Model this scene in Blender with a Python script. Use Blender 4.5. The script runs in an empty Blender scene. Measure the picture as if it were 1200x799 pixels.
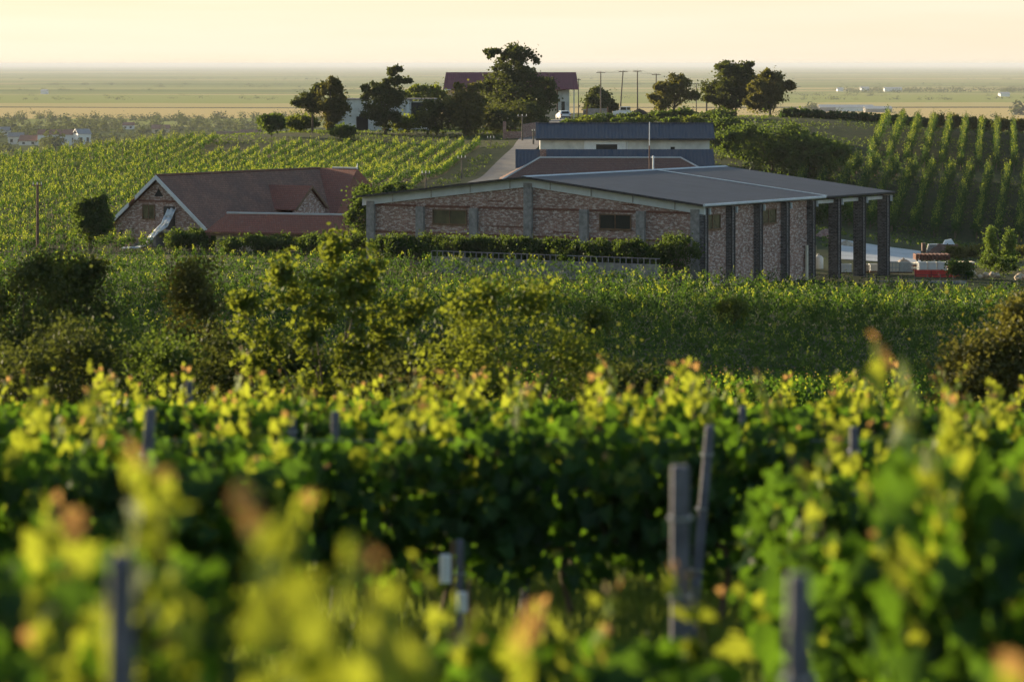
import bpy, math, random
import numpy as np
from mathutils import Vector, Matrix
R = math.radians
sc = bpy.context.scene
COL = sc.collection
F = 4000.0          # focal length in photo pixels (photo is 1200 wide)
HOR = 75.0          # photo row of the horizon
CZ = 50.0           # camera height above the datum

# ------------------------------------------------------------------ camera
cd = bpy.data.cameras.new('camera')
cam = bpy.data.objects.new('camera', cd); COL.objects.link(cam)
cam.location = (0, 0, CZ); cam.rotation_euler = (R(90), 0, 0)
cd.sensor_width = 36; cd.lens = 36 * F / 1200
cd.shift_y = -(399.5 - HOR) / 1200
cd.clip_start = 0.3; cd.clip_end = 200000
cd.dof.use_dof = True; cd.dof.focus_distance = 265; cd.dof.aperture_fstop = 2.2
cd.dof.aperture_blades = 9
sc.camera = cam
# ------------------------------------------------------------------ light
SUN_AZ = 54.0       # degrees to the left of the view direction
SUN_EL = 8.5
VEIL = 5.2         # brightness of the cloud veil against the sky texture
w = bpy.data.worlds.new('World'); sc.world = w; w.use_nodes = True
nt = w.node_tree; bg = nt.nodes['Background']
sky = nt.nodes.new('ShaderNodeTexSky'); sky.sky_type = 'NISHITA'; sky.sun_disc = False
sky.sun_elevation = R(SUN_EL); sky.sun_rotation = R(-SUN_AZ)
sky.air_density = 1.0; sky.dust_density = 0.8; sky.ozone_density = 1.0
# thin veil of evening cloud low in the sky, fading out above about 25 degrees
tcw = nt.nodes.new('ShaderNodeTexCoord'); sx_ = nt.nodes.new('ShaderNodeSeparateXYZ'); nt.links.new(tcw.outputs['Generated'], sx_.inputs[0])
mr = nt.nodes.new('ShaderNodeMapRange'); mr.interpolation_type = 'SMOOTHSTEP'; nt.links.new(sx_.outputs[2], mr.inputs[0])
mr.inputs[1].default_value = 0.0; mr.inputs[2].default_value = .16; mr.inputs[3].default_value = .80; mr.inputs[4].default_value = 0.0
mpw = nt.nodes.new('ShaderNodeMapping'); mpw.inputs['Scale'].default_value = (4, 4, 60); nt.links.new(tcw.outputs['Generated'], mpw.inputs[0])
nzw = nt.nodes.new('ShaderNodeTexNoise'); nzw.inputs['Scale'].default_value = 1.6; nzw.inputs['Detail'].default_value = 4; nt.links.new(mpw.outputs[0], nzw.inputs['Vector'])
vr = nt.nodes.new('ShaderNodeValToRGB'); vr.color_ramp.elements[0].position = .35; vr.color_ramp.elements[0].color = (VEIL * .95, VEIL * .84, VEIL * .67, 1)
vr.color_ramp.elements[1].position = .65; vr.color_ramp.elements[1].color = (VEIL, VEIL * .90, VEIL * .75, 1); nt.links.new(nzw.outputs['Fac'], vr.inputs[0])
mw_ = nt.nodes.new('ShaderNodeMix'); mw_.data_type = 'RGBA'; nt.links.new(mr.outputs[0], mw_.inputs[0]); nt.links.new(sky.outputs[0], mw_.inputs[6]); nt.links.new(vr.outputs[0], mw_.inputs[7])
nt.links.new(mw_.outputs[2], bg.inputs[0]); bg.inputs[1].default_value = 0.085
ld = bpy.data.lights.new('sun', 'SUN'); ld.energy = 5.0; ld.angle = R(0.5); ld.color = (1.0, 0.80, 0.52)
sun = bpy.data.objects.new('sun', ld); COL.objects.link(sun)
sdir = Vector((-math.sin(R(SUN_AZ)) * math.cos(R(SUN_EL)), math.cos(R(SUN_AZ)) * math.cos(R(SUN_EL)), math.sin(R(SUN_EL))))
sun.rotation_euler = sdir.to_track_quat('Z', 'Y').to_euler()
sc.view_settings.view_transform = 'Standard'; sc.view_settings.look = 'None'
sc.view_settings.exposure = 1.35; sc.view_settings.gamma = 1
sc.view_settings.use_curve_mapping = False
sc.render.engine = 'CYCLES'
sc.cycles.use_denoising = True
sc.cycles.max_bounces = 8; sc.cycles.transmission_bounces = 6; sc.cycles.diffuse_bounces = 3
sc.cycles.volume_bounces = 0; sc.cycles.transparent_max_bounces = 8
sc.cycles.use_adaptive_sampling = True; sc.cycles.adaptive_threshold = 0.02

# ------------------------------------------------------------------ helpers
def tag(o, label=None, cat=None, group=None, kind=None):
    if label: o['label'] = label
    if cat: o['category'] = cat
    if group: o['group'] = group
    if kind: o['kind'] = kind
    return o
def empty(name, loc=(0, 0, 0), rz=0):
    o = bpy.data.objects.new(name, None); COL.objects.link(o)
    o.location = loc; o.rotation_euler = (0, 0, rz); o.empty_display_size = .3
    return o
def link(name, me, parent=None, mats=()):
    o = bpy.data.objects.new(name, me); COL.objects.link(o)
    if parent: o.parent = parent
    for m in mats: me.materials.append(m)
    return o
def dup(root, loc, rz=0, scale=None):
    r = root.copy(); COL.objects.link(r); r.location = loc; r.rotation_euler = (0, 0, rz)
    if scale: r.scale = scale
    for ch in list(root.children):
        c = ch.copy(); COL.objects.link(c); c.parent = r
        for g in ch.children:
            d = g.copy(); COL.objects.link(d); d.parent = c
    return r

class MB:
    """collects boxes, prisms, tubes; builds ONE mesh object"""
    def __init__(s): s.v = []; s.f = []; s.m = []
    def poly(s, pts, mi=0):
        n = len(s.v); s.v += [tuple(p) for p in pts]; s.f.append(tuple(range(n, n + len(pts)))); s.m.append(mi)
    def box(s, x0, x1, y0, y1, z0, z1, mi=0):
        n = len(s.v)
        s.v += [(x0, y0, z0), (x1, y0, z0), (x1, y1, z0), (x0, y1, z0), (x0, y0, z1), (x1, y0, z1), (x1, y1, z1), (x0, y1, z1)]
        for q in ((0, 3, 2, 1), (4, 5, 6, 7), (0, 1, 5, 4), (1, 2, 6, 5), (2, 3, 7, 6), (3, 0, 4, 7)):
            s.f.append(tuple(n + i for i in q)); s.m.append(mi)
        return s
    def hexa(s, b, t, mi=0):
        """b, t: four bottom, four top points, counter-clockwise"""
        n = len(s.v); s.v += [tuple(p) for p in b] + [tuple(p) for p in t]
        for q in ((0, 3, 2, 1), (4, 5, 6, 7), (0, 1, 5, 4), (1, 2, 6, 5), (2, 3, 7, 6), (3, 0, 4, 7)):
            s.f.append(tuple(n + i for i in q)); s.m.append(mi)
        return s
    def slab(s, pts, th, mi=0):
        """polygon pts (top side) thickened downwards"""
        n = len(s.v); k = len(pts)
        s.v += [tuple(p) for p in pts] + [(p[0], p[1], p[2] - th) for p in pts]
        s.f.append(tuple(range(n, n + k))); s.f.append(tuple(range(n + 2 * k - 1, n + k - 1, -1))); s.m += [mi, mi]
        for i in range(k):
            j = (i + 1) % k; s.f.append((n + i, n + k + i, n + k + j, n + j)); s.m.append(mi)
        return s
    def extr(s, pts, vec, mi=0):
        n = len(s.v); k = len(pts); vec = Vector(vec)
        s.v += [tuple(p) for p in pts] + [tuple(Vector(p) + vec) for p in pts]
        s.f.append(tuple(range(n, n + k))); s.f.append(tuple(range(n + 2 * k - 1, n + k - 1, -1))); s.m += [mi, mi]
        for i in range(k):
            j = (i + 1) % k; s.f.append((n + i, n + k + i, n + k + j, n + j)); s.m.append(mi)
        return s
    def tube(s, pts, rad, seg=8, mi=0):
        pts = [Vector(p) for p in pts]
        if not isinstance(rad, (list, tuple)): rad = [rad] * len(pts)
        n = len(s.v)
        for i, p in enumerate(pts):
            t = (pts[min(i + 1, len(pts) - 1)] - pts[max(i - 1, 0)]).normalized()
            a = t.cross(Vector((0.31, 1, 0.12))); a.normalize(); b = t.cross(a)
            for k in range(seg):
                c = 2 * math.pi * k / seg
                s.v.append(tuple(p + (a * math.cos(c) + b * math.sin(c)) * rad[i]))
        for i in range(len(pts) - 1):
            for k in range(seg):
                q = (k + 1) % seg
                s.f.append((n + i * seg + k, n + i * seg + q, n + (i + 1) * seg + q, n + (i + 1) * seg + k)); s.m.append(mi)
        e = n + (len(pts) - 1) * seg
        s.f.append(tuple(n + k for k in range(seg - 1, -1, -1))); s.f.append(tuple(e + k for k in range(seg))); s.m += [mi, mi]
        return s
    def build(s, name, mats, parent=None, smooth=False, fix=True):
        me = bpy.data.meshes.new(name); me.from_pydata(s.v, [], s.f)
        if not isinstance(mats, (list, tuple)): mats = [mats]
        for m in mats: me.materials.append(m)
        me.polygons.foreach_set('material_index', s.m)
        if fix:
            import bmesh
            b = bmesh.new(); b.from_mesh(me); bmesh.ops.recalc_face_normals(b, faces=b.faces); b.to_mesh(me); b.free()
        if smooth: me.polygons.foreach_set('use_smooth', [True] * len(me.polygons))
        me.update()
        return link(name, me, parent)

# ------------------------------------------------------------------ materials
def nmat(name):
    m = bpy.data.materials.new(name); m.use_nodes = True
    N = m.node_tree.nodes; L = m.node_tree.links; b = N['Principled BSDF']
    return m, N, L, b
def mixn(N, L, fac, a, b):
    x = N.new('ShaderNodeMix'); x.data_type = 'RGBA'
    if isinstance(fac, (int, float)): x.inputs[0].default_value = fac
    else: L.new(fac, x.inputs[0])
    for i, c in ((6, a), (7, b)):
        if isinstance(c, (tuple, list)): x.inputs[i].default_value = (*c[:3], 1)
        else: L.new(c, x.inputs[i])
    return x.outputs[2]
def noise(N, L, scale, detail=4, vec=None, rough=.6):
    n = N.new('ShaderNodeTexNoise'); n.inputs['Scale'].default_value = scale; n.inputs['Detail'].default_value = detail
    n.inputs['Roughness'].default_value = rough
    if vec is None:
        tc = N.new('ShaderNodeTexCoord'); vec = tc.outputs['Object']
    L.new(vec, n.inputs['Vector']); return n.outputs['Fac']
def ramp(N, L, fac, stops):
    r = N.new('ShaderNodeValToRGB'); e = r.color_ramp.elements
    while len(e) < len(stops): e.new(.5)
    for i, (p, c) in enumerate(stops):
        e[i].position = p; e[i].color = (*c, 1) if isinstance(c, (tuple, list)) else (c, c, c, 1)
    L.new(fac, r.inputs[0]); return r.outputs[0]
def mathn(N, L, op, a, b=None, c=None):
    m = N.new('ShaderNodeMath'); m.operation = op
    for i, q in enumerate((a, b, c)):
        if q is None: continue
        if isinstance(q, (int, float)): m.inputs[i].default_value = q
        else: L.new(q, m.inputs[i])
    return m.outputs[0]
def plain(name, col, rough=.75, var=.25, scale=3, metal=0, bump=.0):
    m, N, L, b = nmat(name)
    f = noise(N, L, scale, 5)
    f = ramp(N, L, f, [(.3, 0.0), (.7, 1.0)])
    c = mixn(N, L, f, tuple(v * (1 - var) for v in col), tuple(min(1, v * (1 + var)) for v in col))
    L.new(c, b.inputs['Base Color']); b.inputs['Roughness'].default_value = rough; b.inputs['Metallic'].default_value = metal
    if bump:
        bp = N.new('ShaderNodeBump'); bp.inputs['Strength'].default_value = bump; bp.inputs['Distance'].default_value = .02
        L.new(noise(N, L, scale * 6, 4), bp.inputs['Height']); L.new(bp.outputs[0], b.inputs['Normal'])
    return m
def leafmat(name, dark, light, trans, tfac=.45, gloss=.014):
    m, N, L, b = nmat(name); N.remove(b); out = N['Material Output']
    at = N.new('ShaderNodeAttribute'); at.attribute_name = 'tint'
    c = mixn(N, L, at.outputs['Fac'], dark, light)
    ct = mixn(N, L, at.outputs['Fac'], tuple(v * .75 for v in trans), trans)
    d = N.new('ShaderNodeBsdfDiffuse'); L.new(c, d.inputs[0])
    t = N.new('ShaderNodeBsdfTranslucent'); L.new(ct, t.inputs[0])
    mx = N.new('ShaderNodeMixShader'); mx.inputs[0].default_value = tfac; L.new(d.outputs[0], mx.inputs[1]); L.new(t.outputs[0], mx.inputs[2])
    g = N.new('ShaderNodeBsdfGlossy'); g.inputs['Roughness'].default_value = .5; g.inputs[0].default_value = (.9, .9, .9, 1)
    m2 = N.new('ShaderNodeMixShader'); m2.inputs[0].default_value = gloss; L.new(mx.outputs[0], m2.inputs[1]); L.new(g.outputs[0], m2.inputs[2])
    L.new(m2.outputs[0], out.inputs[0]); return m

M = {}
M['vine'] = leafmat('vine_leaf', (.010, .036, .009), (.030, .080, .018), (.13, .26, .016), .42)
M['young'] = leafmat('young_vine_leaf', (.06, .11, .014), (.12, .18, .025), (.40, .46, .035), .47)
M['bronze'] = leafmat('bronze_shoot_tip', (.16, .12, .04), (.24, .13, .06), (.62, .36, .12), .45)
M['vine_far'] = leafmat('vine_leaf_far', (.009, .032, .010), (.024, .06, .015), (.10, .19, .018), .38)
M['young_lit_far'] = leafmat('young_lit_leaf_far', (.05, .095, .016), (.10, .155, .027), (.37, .43, .04), .44)  # young leaf green, brightened to stand in for sun on row tops
M['tree'] = leafmat('tree_leaf', (.020, .036, .012), (.05, .07, .02), (.16, .19, .03), .3)
M['tree_warm'] = leafmat('tree_leaf_warm', (.035, .045, .014), (.08, .085, .024), (.26, .25, .04), .35)
M['shrub'] = leafmat('shrub_leaf', (.018, .045, .012), (.045, .085, .02), (.18, .26, .03), .38)
M['sapling'] = leafmat('sapling_leaf', (.035, .07, .012), (.07, .11, .018), (.28, .33, .03), .42)
M['cypress'] = leafmat('young_conifer_leaf', (.06, .12, .02), (.12, .2, .03), (.3, .4, .05), .35)
M['grassblade'] = leafmat('grass_blade', (.045, .085, .015), (.10, .15, .03), (.30, .38, .05), .4)
M['bark'] = plain('bark', (.09, .07, .05), .95, .4, 8, bump=.5)
M['cane'] = plain('vine_wood', (.12, .085, .055), .9, .4, 20, bump=.4)
M['concrete_post'] = plain('concrete_post', (.12, .12, .145), .85, .3, 9, bump=.3)
M['concrete'] = plain('concrete', (.26, .25, .25), .9, .35, 3, bump=.3)
M['concrete_pale'] = plain('concrete_pale', (.50, .50, .50), .85, .15, .6)
M['pole_wood'] = plain('pole_wood', (.13, .11, .09), .9, .3, 3)
M['white'] = plain('white_paint', (.72, .74, .76), .6, .08, 2)
M['trim'] = plain('pale_metal_trim', (.60, .64, .68), .5, .10, 1.5)
M['plaster'] = plain('stained_white_plaster', (.62, .62, .60), .9, .22, .7)
M['beige'] = plain('beige_plaster', (.52, .42, .30), .9, .12, .8)
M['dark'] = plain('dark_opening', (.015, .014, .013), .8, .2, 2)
M['darksteel'] = plain('dark_steel', (.03, .03, .035), .55, .2, 3, .3)
M['wood'] = plain('brown_wood', (.16, .09, .05), .75, .3, 4)
M['rust'] = plain('rusty_pipe', (.16, .09, .065), .8, .4, 5)
M['redboard'] = plain('red_board', (.60, .04, .03), .55, .1, 3)
M['plastic_white'] = plain('white_plastic', (.75, .75, .74), .4, .05, 3)
M['cream'] = plain('cream_plastic', (.62, .56, .46), .6, .12, 3)
M['cage'] = plain('galvanised_cage', (.35, .36, .38), .4, .15, 4, .6)
M['stone'] = plain('pale_stone', (.45, .37, .28), .9, .35, 2.5, bump=.6)
M['soil'] = plain('dark_soil', (.045, .035, .03), .95, .3, 3, bump=.6)
M['asphalt'] = plain('road_gravel', (.15, .14, .14), .95, .2, .7, bump=.3)
M['yard'] = plain('pale_yard_concrete', (.50, .51, .52), .8, .18, .35)
M['tyre'] = plain('rubber', (.015, .015, .016), .8, .2, 8)
M['tarp'] = plain('white_tarp', (.70, .74, .80), .45, .08, 2)
M['carwhite'] = plain('car_white', (.72, .73, .75), .3, .03, 1)
M['blackplastic'] = plain('lamp_red', (.35, .02, .02), .4, .1, 3)
gm, N, L, b = nmat('window_glass'); b.inputs['Base Color'].default_value = (.02, .025, .03, 1); b.inputs['Roughness'].default_value = .12
M['glass'] = gm
gm, N, L, b = nmat('olive_glass')
tc = N.new('ShaderNodeTexCoord'); f = noise(N, L, 1.1, 3, tc.outputs['Object'])
L.new(ramp(N, L, f, [(.35, (.02, .024, .014)), (.65, (.085, .08, .04))]), b.inputs['Base Color']); b.inputs['Roughness'].default_value = .25
M['glass_olive'] = gm

def rubble(name, c1, c2, speck, darker=(.06, .035, .03)):
    """rough reused brick with light mortar smears"""
    m, N, L, b = nmat(name)
    tc = N.new('ShaderNodeTexCoord'); sep = N.new('ShaderNodeSeparateXYZ'); L.new(tc.outputs['Object'], sep.inputs[0])
    sx = mathn(N, L, 'ADD', sep.outputs[0], sep.outputs[1]); cmb = N.new('ShaderNodeCombineXYZ')
    L.new(sx, cmb.inputs[0]); L.new(sep.outputs[2], cmb.inputs[1])
    br = N.new('ShaderNodeTexBrick'); L.new(cmb.outputs[0], br.inputs['Vector'])
    br.inputs['Scale'].default_value = 1; br.inputs['Brick Width'].default_value = .34; br.inputs['Row Height'].default_value = .115
    br.inputs['Mortar Size'].default_value = .013; br.inputs['Mortar Smooth'].default_value = .3; br.inputs['Bias'].default_value = -.1
    br.inputs['Color1'].default_value = (*c1, 1); br.inputs['Color2'].default_value = (*c2, 1); br.inputs['Mortar'].default_value = (.30, .27, .25, 1)
    n1 = noise(N, L, .8, 5, tc.outputs['Object']); big = ramp(N, L, n1, [(.35, .72), (.65, 1.15)])
    mu = N.new('ShaderNodeMix'); mu.data_type = 'RGBA'; mu.blend_type = 'MULTIPLY'; mu.inputs[0].default_value = 1
    L.new(br.outputs[0], mu.inputs[6]); L.new(big, mu.inputs[7])
    mp = N.new('ShaderNodeMapping'); mp.inputs['Scale'].default_value = (1, 1.0, 2.6); L.new(tc.outputs['Object'], mp.inputs[0])
    n2 = noise(N, L, 2.6, 3, mp.outputs[0], .7); s1 = ramp(N, L, n2, [(.50, 0.0), (.58, 1.0)])
    c = mixn(N, L, mathn(N, L, 'MULTIPLY', s1, .75), mu.outputs[2], speck)
    n3 = noise(N, L, 3.3, 2, mp.outputs[0], .5); s2 = ramp(N, L, n3, [(.30, 1.0), (.38, 0.0)])
    c = mixn(N, L, mathn(N, L, 'MULTIPLY', s2, .7), c, darker)
    L.new(c, b.inputs['Base Color']); b.inputs['Roughness'].default_value = .92
    bp = N.new('ShaderNodeBump'); bp.inputs['Strength'].default_value = .7; bp.inputs['Distance'].default_value = .03
    L.new(n2, bp.inputs['Height']); L.new(bp.outputs[0], b.inputs['Normal'])
    return m
M['brick'] = rubble('reused_brick', (.29, .145, .115), (.37, .215, .17), (.64, .56, .53))
M['brick_dark'] = rubble('rough_pillar', (.055, .05, .055), (.10, .09, .095), (.20, .19, .20), (.02, .02, .02))
M['lintel'] = plain('red_brick_band', (.17, .075, .055), .9, .3, 2)
M['brickwall_red'] = rubble('plain_red_brick', (.28, .12, .09), (.34, .16, .12), (.40, .28, .24))

def tiles(name, a, b_, lich, sc_=1.0, rough=.85):
    """clay tile roof: courses along z, lichen patches"""
    m, N, L, b = nmat(name)
    tc = N.new('ShaderNodeTexCoord'); sep = N.new('ShaderNodeSeparateXYZ'); L.new(tc.outputs['Object'], sep.inputs[0])
    sx = mathn(N, L, 'ADD', sep.outputs[0], sep.outputs[1]); cmb = N.new('ShaderNodeCombineXYZ')
    L.new(sx, cmb.inputs[0]); L.new(sep.outputs[2], cmb.inputs[1])
    br = N.new('ShaderNodeTexBrick'); L.new(cmb.outputs[0], br.inputs['Vector'])
    br.inputs['Scale'].default_value = 1; br.inputs['Brick Width'].default_value = .22 * sc_; br.inputs['Row Height'].default_value = .16 * sc_
    br.inputs['Mortar Size'].default_value = .012; br.inputs['Color1'].default_value = (*a, 1); br.inputs['Color2'].default_value = (*b_, 1)
    br.inputs['Mortar'].default_value = (a[0] * .35, a[1] * .35, a[2] * .35, 1)
    n1 = noise(N, L, .45, 6, tc.outputs['Object'], .7); f1 = ramp(N, L, n1, [(.42, 0.0), (.66, 1.0)])
    c = mixn(N, L, mathn(N, L, 'MULTIPLY', f1, .65), br.outputs[0], lich)
    n2 = noise(N, L, 5, 3, tc.outputs['Object'], .7); f2 = ramp(N, L, n2, [(.55, 0.0), (.7, 1.0)])
    c = mixn(N, L, mathn(N, L, 'MULTIPLY', f2, .5), c, (.30, .22, .18))
    L.new(c, b.inputs['Base Color']); b.inputs['Roughness'].default_value = rough
    bp = N.new('ShaderNodeBump'); bp.inputs['Strength'].default_value = .6; bp.inputs['Distance'].default_value = .04
    L.new(br.outputs['Fac'], bp.inputs['Height']); bp.invert = True; L.new(bp.outputs[0], b.inputs['Normal'])
    return m
M['tile_old'] = tiles('weathered_brown_tile', (.215, .11, .08), (.30, .155, .11), (.10, .065, .055))
M['tile_red'] = tiles('red_clay_tile', (.27, .095, .065), (.33, .12, .08), (.20, .085, .065))
M['tile_far'] = tiles('far_clay_tile', (.17, .08, .06), (.21, .10, .07), (.12, .07, .055))
def sheetroof(name, col, rib, rough=.45, axis=0, var=.18, prof=.03):
    m, N, L, b = nmat(name)
    tc = N.new('ShaderNodeTexCoord'); sep = N.new('ShaderNodeSeparateXYZ'); L.new(tc.outputs['Object'], sep.inputs[0])
    s = mathn(N, L, 'SINE', mathn(N, L, 'MULTIPLY', sep.outputs[axis], 2 * math.pi / rib))
    bp = N.new('ShaderNodeBump'); bp.inputs['Strength'].default_value = .8; bp.inputs['Distance'].default_value = prof
    L.new(s, bp.inputs['Height']); L.new(bp.outputs[0], b.inputs['Normal'])
    f = noise(N, L, .5, 5, tc.outputs['Object'])
    c = mixn(N, L, ramp(N, L, f, [(.3, 0.0), (.7, 1.0)]), tuple(v * (1 - var) for v in col), tuple(v * (1 + var) for v in col))
    L.new(c, b.inputs['Base Color']); b.inputs['Roughness'].default_value = rough
    return m
M['roof_winery'] = sheetroof('grey_purple_sheet', (.055, .054, .072), .5, .65, 1, .2, .012)
M['roof_blue'] = sheetroof('dark_blue_sheet', (.042, .052, .078), .4, .5, 0, .12, .025)
M['roof_maroon'] = sheetroof('maroon_sheet', (.16, .035, .045), .35, .5, 0, .15, .03)
M['roof_village'] = plain('village_tile', (.28, .13, .09), .85, .2, .4)

# ------------------------------------------------------------------ terrain
cp = []
for X in (-160, -60, 0, 60, 160):
    for Y, h in ((-40, 2.4), (0, 2.6), (6, 2.95), (18, 4.0), (30, 4.75), (60, 7.6), (100, 11.0), (130, 12.7), (170, 14.1), (205, 15.2), (236, 16.2)):
        cp.append((X, Y, h))
def cpx(x, d, h): cp.append(((x - 600) / F * d, d, h))
for x, d, h in ((50, 278, 16.3), (100, 300, 16.2), (1050, 240, 16.8), (1150, 240, 17.0), (950, 241, 16.6), (-300, 300, 17.5), (185, 300, 16.0), (330, 320, 15.2), (432, 264, 15.3), (820, 249, 16.3), (600, 243, 15.5), (500, 256, 15.7), (700, 239, 15.7), (770, 238, 15.9), (400, 262, 15.8), (1034, 275, 17.0),
                (0, 450, 13.6), (75, 450, 12.7), (150, 450, 11.9), (225, 450, 11.0), (300, 455, 10.3), (-400, 450, 18), (30, 370, 14.8), (250, 370, 13.2), (450, 380, 12.6),
                (330, 482, 9.65), (450, 450, 11.2), (565, 450, 10.9), (450, 484, 9.9), (450, 520, 9.9), (600, 500, 9.6), (660, 560, 9.2), (700, 600, 9.4), (600, 640, 9.7),
                (800, 560, 8.7), (800, 500, 8.5), (730, 400, 12.3), (700, 300, 15.6), (700, 340, 14.0), (565, 350, 12.3), (450, 330, 13.6), (618, 450, 10.1),
                (930, 505, 8.0), (1000, 505, 8.4), (1060, 505, 9.4), (1130, 505, 10.0), (1220, 505, 10.4), (1300, 505, 11.5), (1000, 300, 17.4), (1100, 300, 17.6), (1100, 340, 18.5), (1000, 340, 18.3),
                (1100, 370, 19.0), (1220, 370, 19.3), (1100, 430, 14.3), (1220, 430, 14.6), (1500, 370, 20), (1500, 430, 16), (980, 385, 16.4), (900, 400, 12.6), (900, 340, 14.8),
                (0, 540, 17), (150, 540, 14.5), (300, 540, 11.5), (450, 600, 14), (-400, 560, 24), (600, 720, 14), (700, 720, 14), (850, 640, 10.5), (1000, 600, 11), (1150, 600, 14), (1400, 600, 17),
                (0, 700, 32), (300, 700, 26), (900, 760, 20), (1200, 760, 26), (1600, 700, 27), (-600, 700, 38)):
    cpx(x, d, h)
cp = np.array(cp); S = 100.0
def tps(r2): return np.where(r2 > 0, .5 * r2 * np.log(np.maximum(r2, 1e-12)), 0)
A = tps(((cp[:, None, :2] - cp[None, :, :2]) ** 2).sum(-1) / S ** 2); n = len(cp)
Pm = np.c_[np.ones(n), cp[:, :2] / S]
K = np.zeros((n + 3, n + 3)); K[:n, :n] = A + np.eye(n) * .01; K[:n, n:] = Pm; K[n:, :n] = Pm.T
sol = np.linalg.solve(K, np.r_[cp[:, 2], 0, 0, 0])
def hraw(X, Y):
    X = np.asarray(X, float); Y = np.asarray(Y, float)
    Xc = np.clip(X, -170, 170); Yc = np.clip(Y, -50, 780)
    P = np.stack([Xc, Yc], -1).reshape(-1, 2)
    r2 = ((P[:, None, :] - cp[None, :, :2]) ** 2).sum(-1) / S ** 2
    h = tps(r2) @ sol[:n] + sol[n] + P @ sol[n + 1:] / S
    h = np.clip(h.reshape(X.shape), 1.5, 47.9)
    t = np.clip((Y - 660) / 900, 0, 1); t = t * t * (3 - 2 * t)
    t2 = np.clip((np.abs(X) - 150) / 500, 0, 1); t2 = t2 * t2 * (3 - 2 * t2) * np.clip((Y - 200) / 300, 0, 1)
    t = np.maximum(t, t2)
    return h * (1 - t) + 48 * t
gx = np.r_[-np.geomspace(200, 60000, 30)[::-1][:-1], np.arange(-200, 201, 4), np.geomspace(200, 60000, 30)[1:]]
gy = np.r_[np.arange(-60, 310, 3), np.arange(310, 860, 5), np.geomspace(860, 70000, 70)]
GX, GY = np.meshgrid(gx, gy); GZ = CZ - hraw(GX, GY)
def G(x, y):
    """terrain height by bilinear lookup of the ground sheet"""
    i = int(np.clip(np.searchsorted(gx, x) - 1, 0, len(gx) - 2)); j = int(np.clip(np.searchsorted(gy, y) - 1, 0, len(gy) - 2))
    u = (x - gx[i]) / (gx[i + 1] - gx[i]); v = (y - gy[j]) / (gy[j + 1] - gy[j])
    return float((GZ[j, i] * (1 - u) + GZ[j, i + 1] * u) * (1 - v) + (GZ[j + 1, i] * (1 - u) + GZ[j + 1, i + 1] * u) * v)
def GA(x, y):
    x = np.asarray(x, float); y = np.asarray(y, float)
    i = np.clip(np.searchsorted(gx, x) - 1, 0, len(gx) - 2); j = np.clip(np.searchsorted(gy, y) - 1, 0, len(gy) - 2)
    u = (x - gx[i]) / (gx[i + 1] - gx[i]); v = (y - gy[j]) / (gy[j + 1] - gy[j])
    return (GZ[j, i] * (1 - u) + GZ[j, i + 1] * u) * (1 - v) + (GZ[j + 1, i] * (1 - u) + GZ[j + 1, i + 1] * u) * v
def PX(px, d): return (px - 600) / F * d
def PZ(py, d): return CZ - (py - HOR) / F * d
def on(px, d): x = PX(px, d); return Vector((x, d, G(x, d)))

# ground materials
gm, N, L, b = nmat('hill_grass')
geo = N.new('ShaderNodeNewGeometry'); pos = geo.outputs['Position']
n1 = noise(N, L, .035, 6, pos, .65); n2 = noise(N, L, 1.4, 5, pos, .7)
c = ramp(N, L, n1, [(.33, (.022, .036, .010)), (.5, (.038, .055, .014)), (.68, (.085, .08, .03))])
c = mixn(N, L, mathn(N, L, 'MULTIPLY', ramp(N, L, n2, [(.45, 0.0), (.7, 1.0)]), .55), c, (.10, .08, .045))
L.new(c, b.inputs['Base Color']); b.inputs['Roughness'].default_value = .95; b.inputs['Specular IOR Level'].default_value = .1
M['hill'] = gm
gm, N, L, b = nmat('plain_fields')
geo = N.new('ShaderNodeNewGeometry'); pos = geo.outputs['Position']
mp = N.new('ShaderNodeMapping'); mp.inputs['Scale'].default_value = (1 / 1500, 1 / 420, 1); mp.inputs['Rotation'].default_value = (0, 0, .05); L.new(pos, mp.inputs[0])
vo = N.new('ShaderNodeTexVoronoi'); vo.distance = 'CHEBYCHEV'; vo.inputs['Scale'].default_value = 1; L.new(mp.outputs[0], vo.inputs['Vector'])
sp = N.new('ShaderNodeSeparateColor'); L.new(vo.outputs['Color'], sp.inputs[0])
fc = ramp(N, L, sp.outputs[0], [(0, (.28, .30, .10)), (.2, (.38, .37, .13)), (.38, (.30, .32, .10)), (.52, (.24, .24, .09)), (.64, (.50, .42, .18)), (.76, (.20, .23, .07)), (.9, (.40, .36, .13))])
for e in [x for x in N if x.bl_idname == 'ShaderNodeValToRGB']: e.color_ramp.interpolation = 'CONSTANT'
mp2 = N.new('ShaderNodeMapping'); mp2.inputs['Scale'].default_value = (1 / 700, 1 / 90, 1); L.new(pos, mp2.inputs[0])
n3 = noise(N, L, 1, 5, mp2.outputs[0], .6)
fc = mixn(N, L, mathn(N, L, 'MULTIPLY', ramp(N, L, n3, [(.52, 0.0), (.62, 1.0)]), .6), fc, (.07, .09, .035))
sepp = N.new('ShaderNodeSeparateXYZ'); L.new(pos, sepp.inputs[0])
n4 = noise(N, L, .0009, 3, pos)
yy = mathn(N, L, 'ADD', sepp.outputs[1], mathn(N, L, 'MULTIPLY', n4, 620))
def band(a, b_):
    return mathn(N, L, 'MULTIPLY', mathn(N, L, 'GREATER_THAN', yy, a), mathn(N, L, 'LESS_THAN', yy, b_))
fc = mixn(N, L, band(3300, 4020), fc, (.60, .46, .20))
fc = mixn(N, L, band(4020, 4110), fc, (.10, .09, .05))
fc = mixn(N, L, band(4110, 4500), fc, (.50, .42, .18))
fc = mixn(N, L, band(4500, 5600), fc, (.32, .34, .10))
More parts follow.
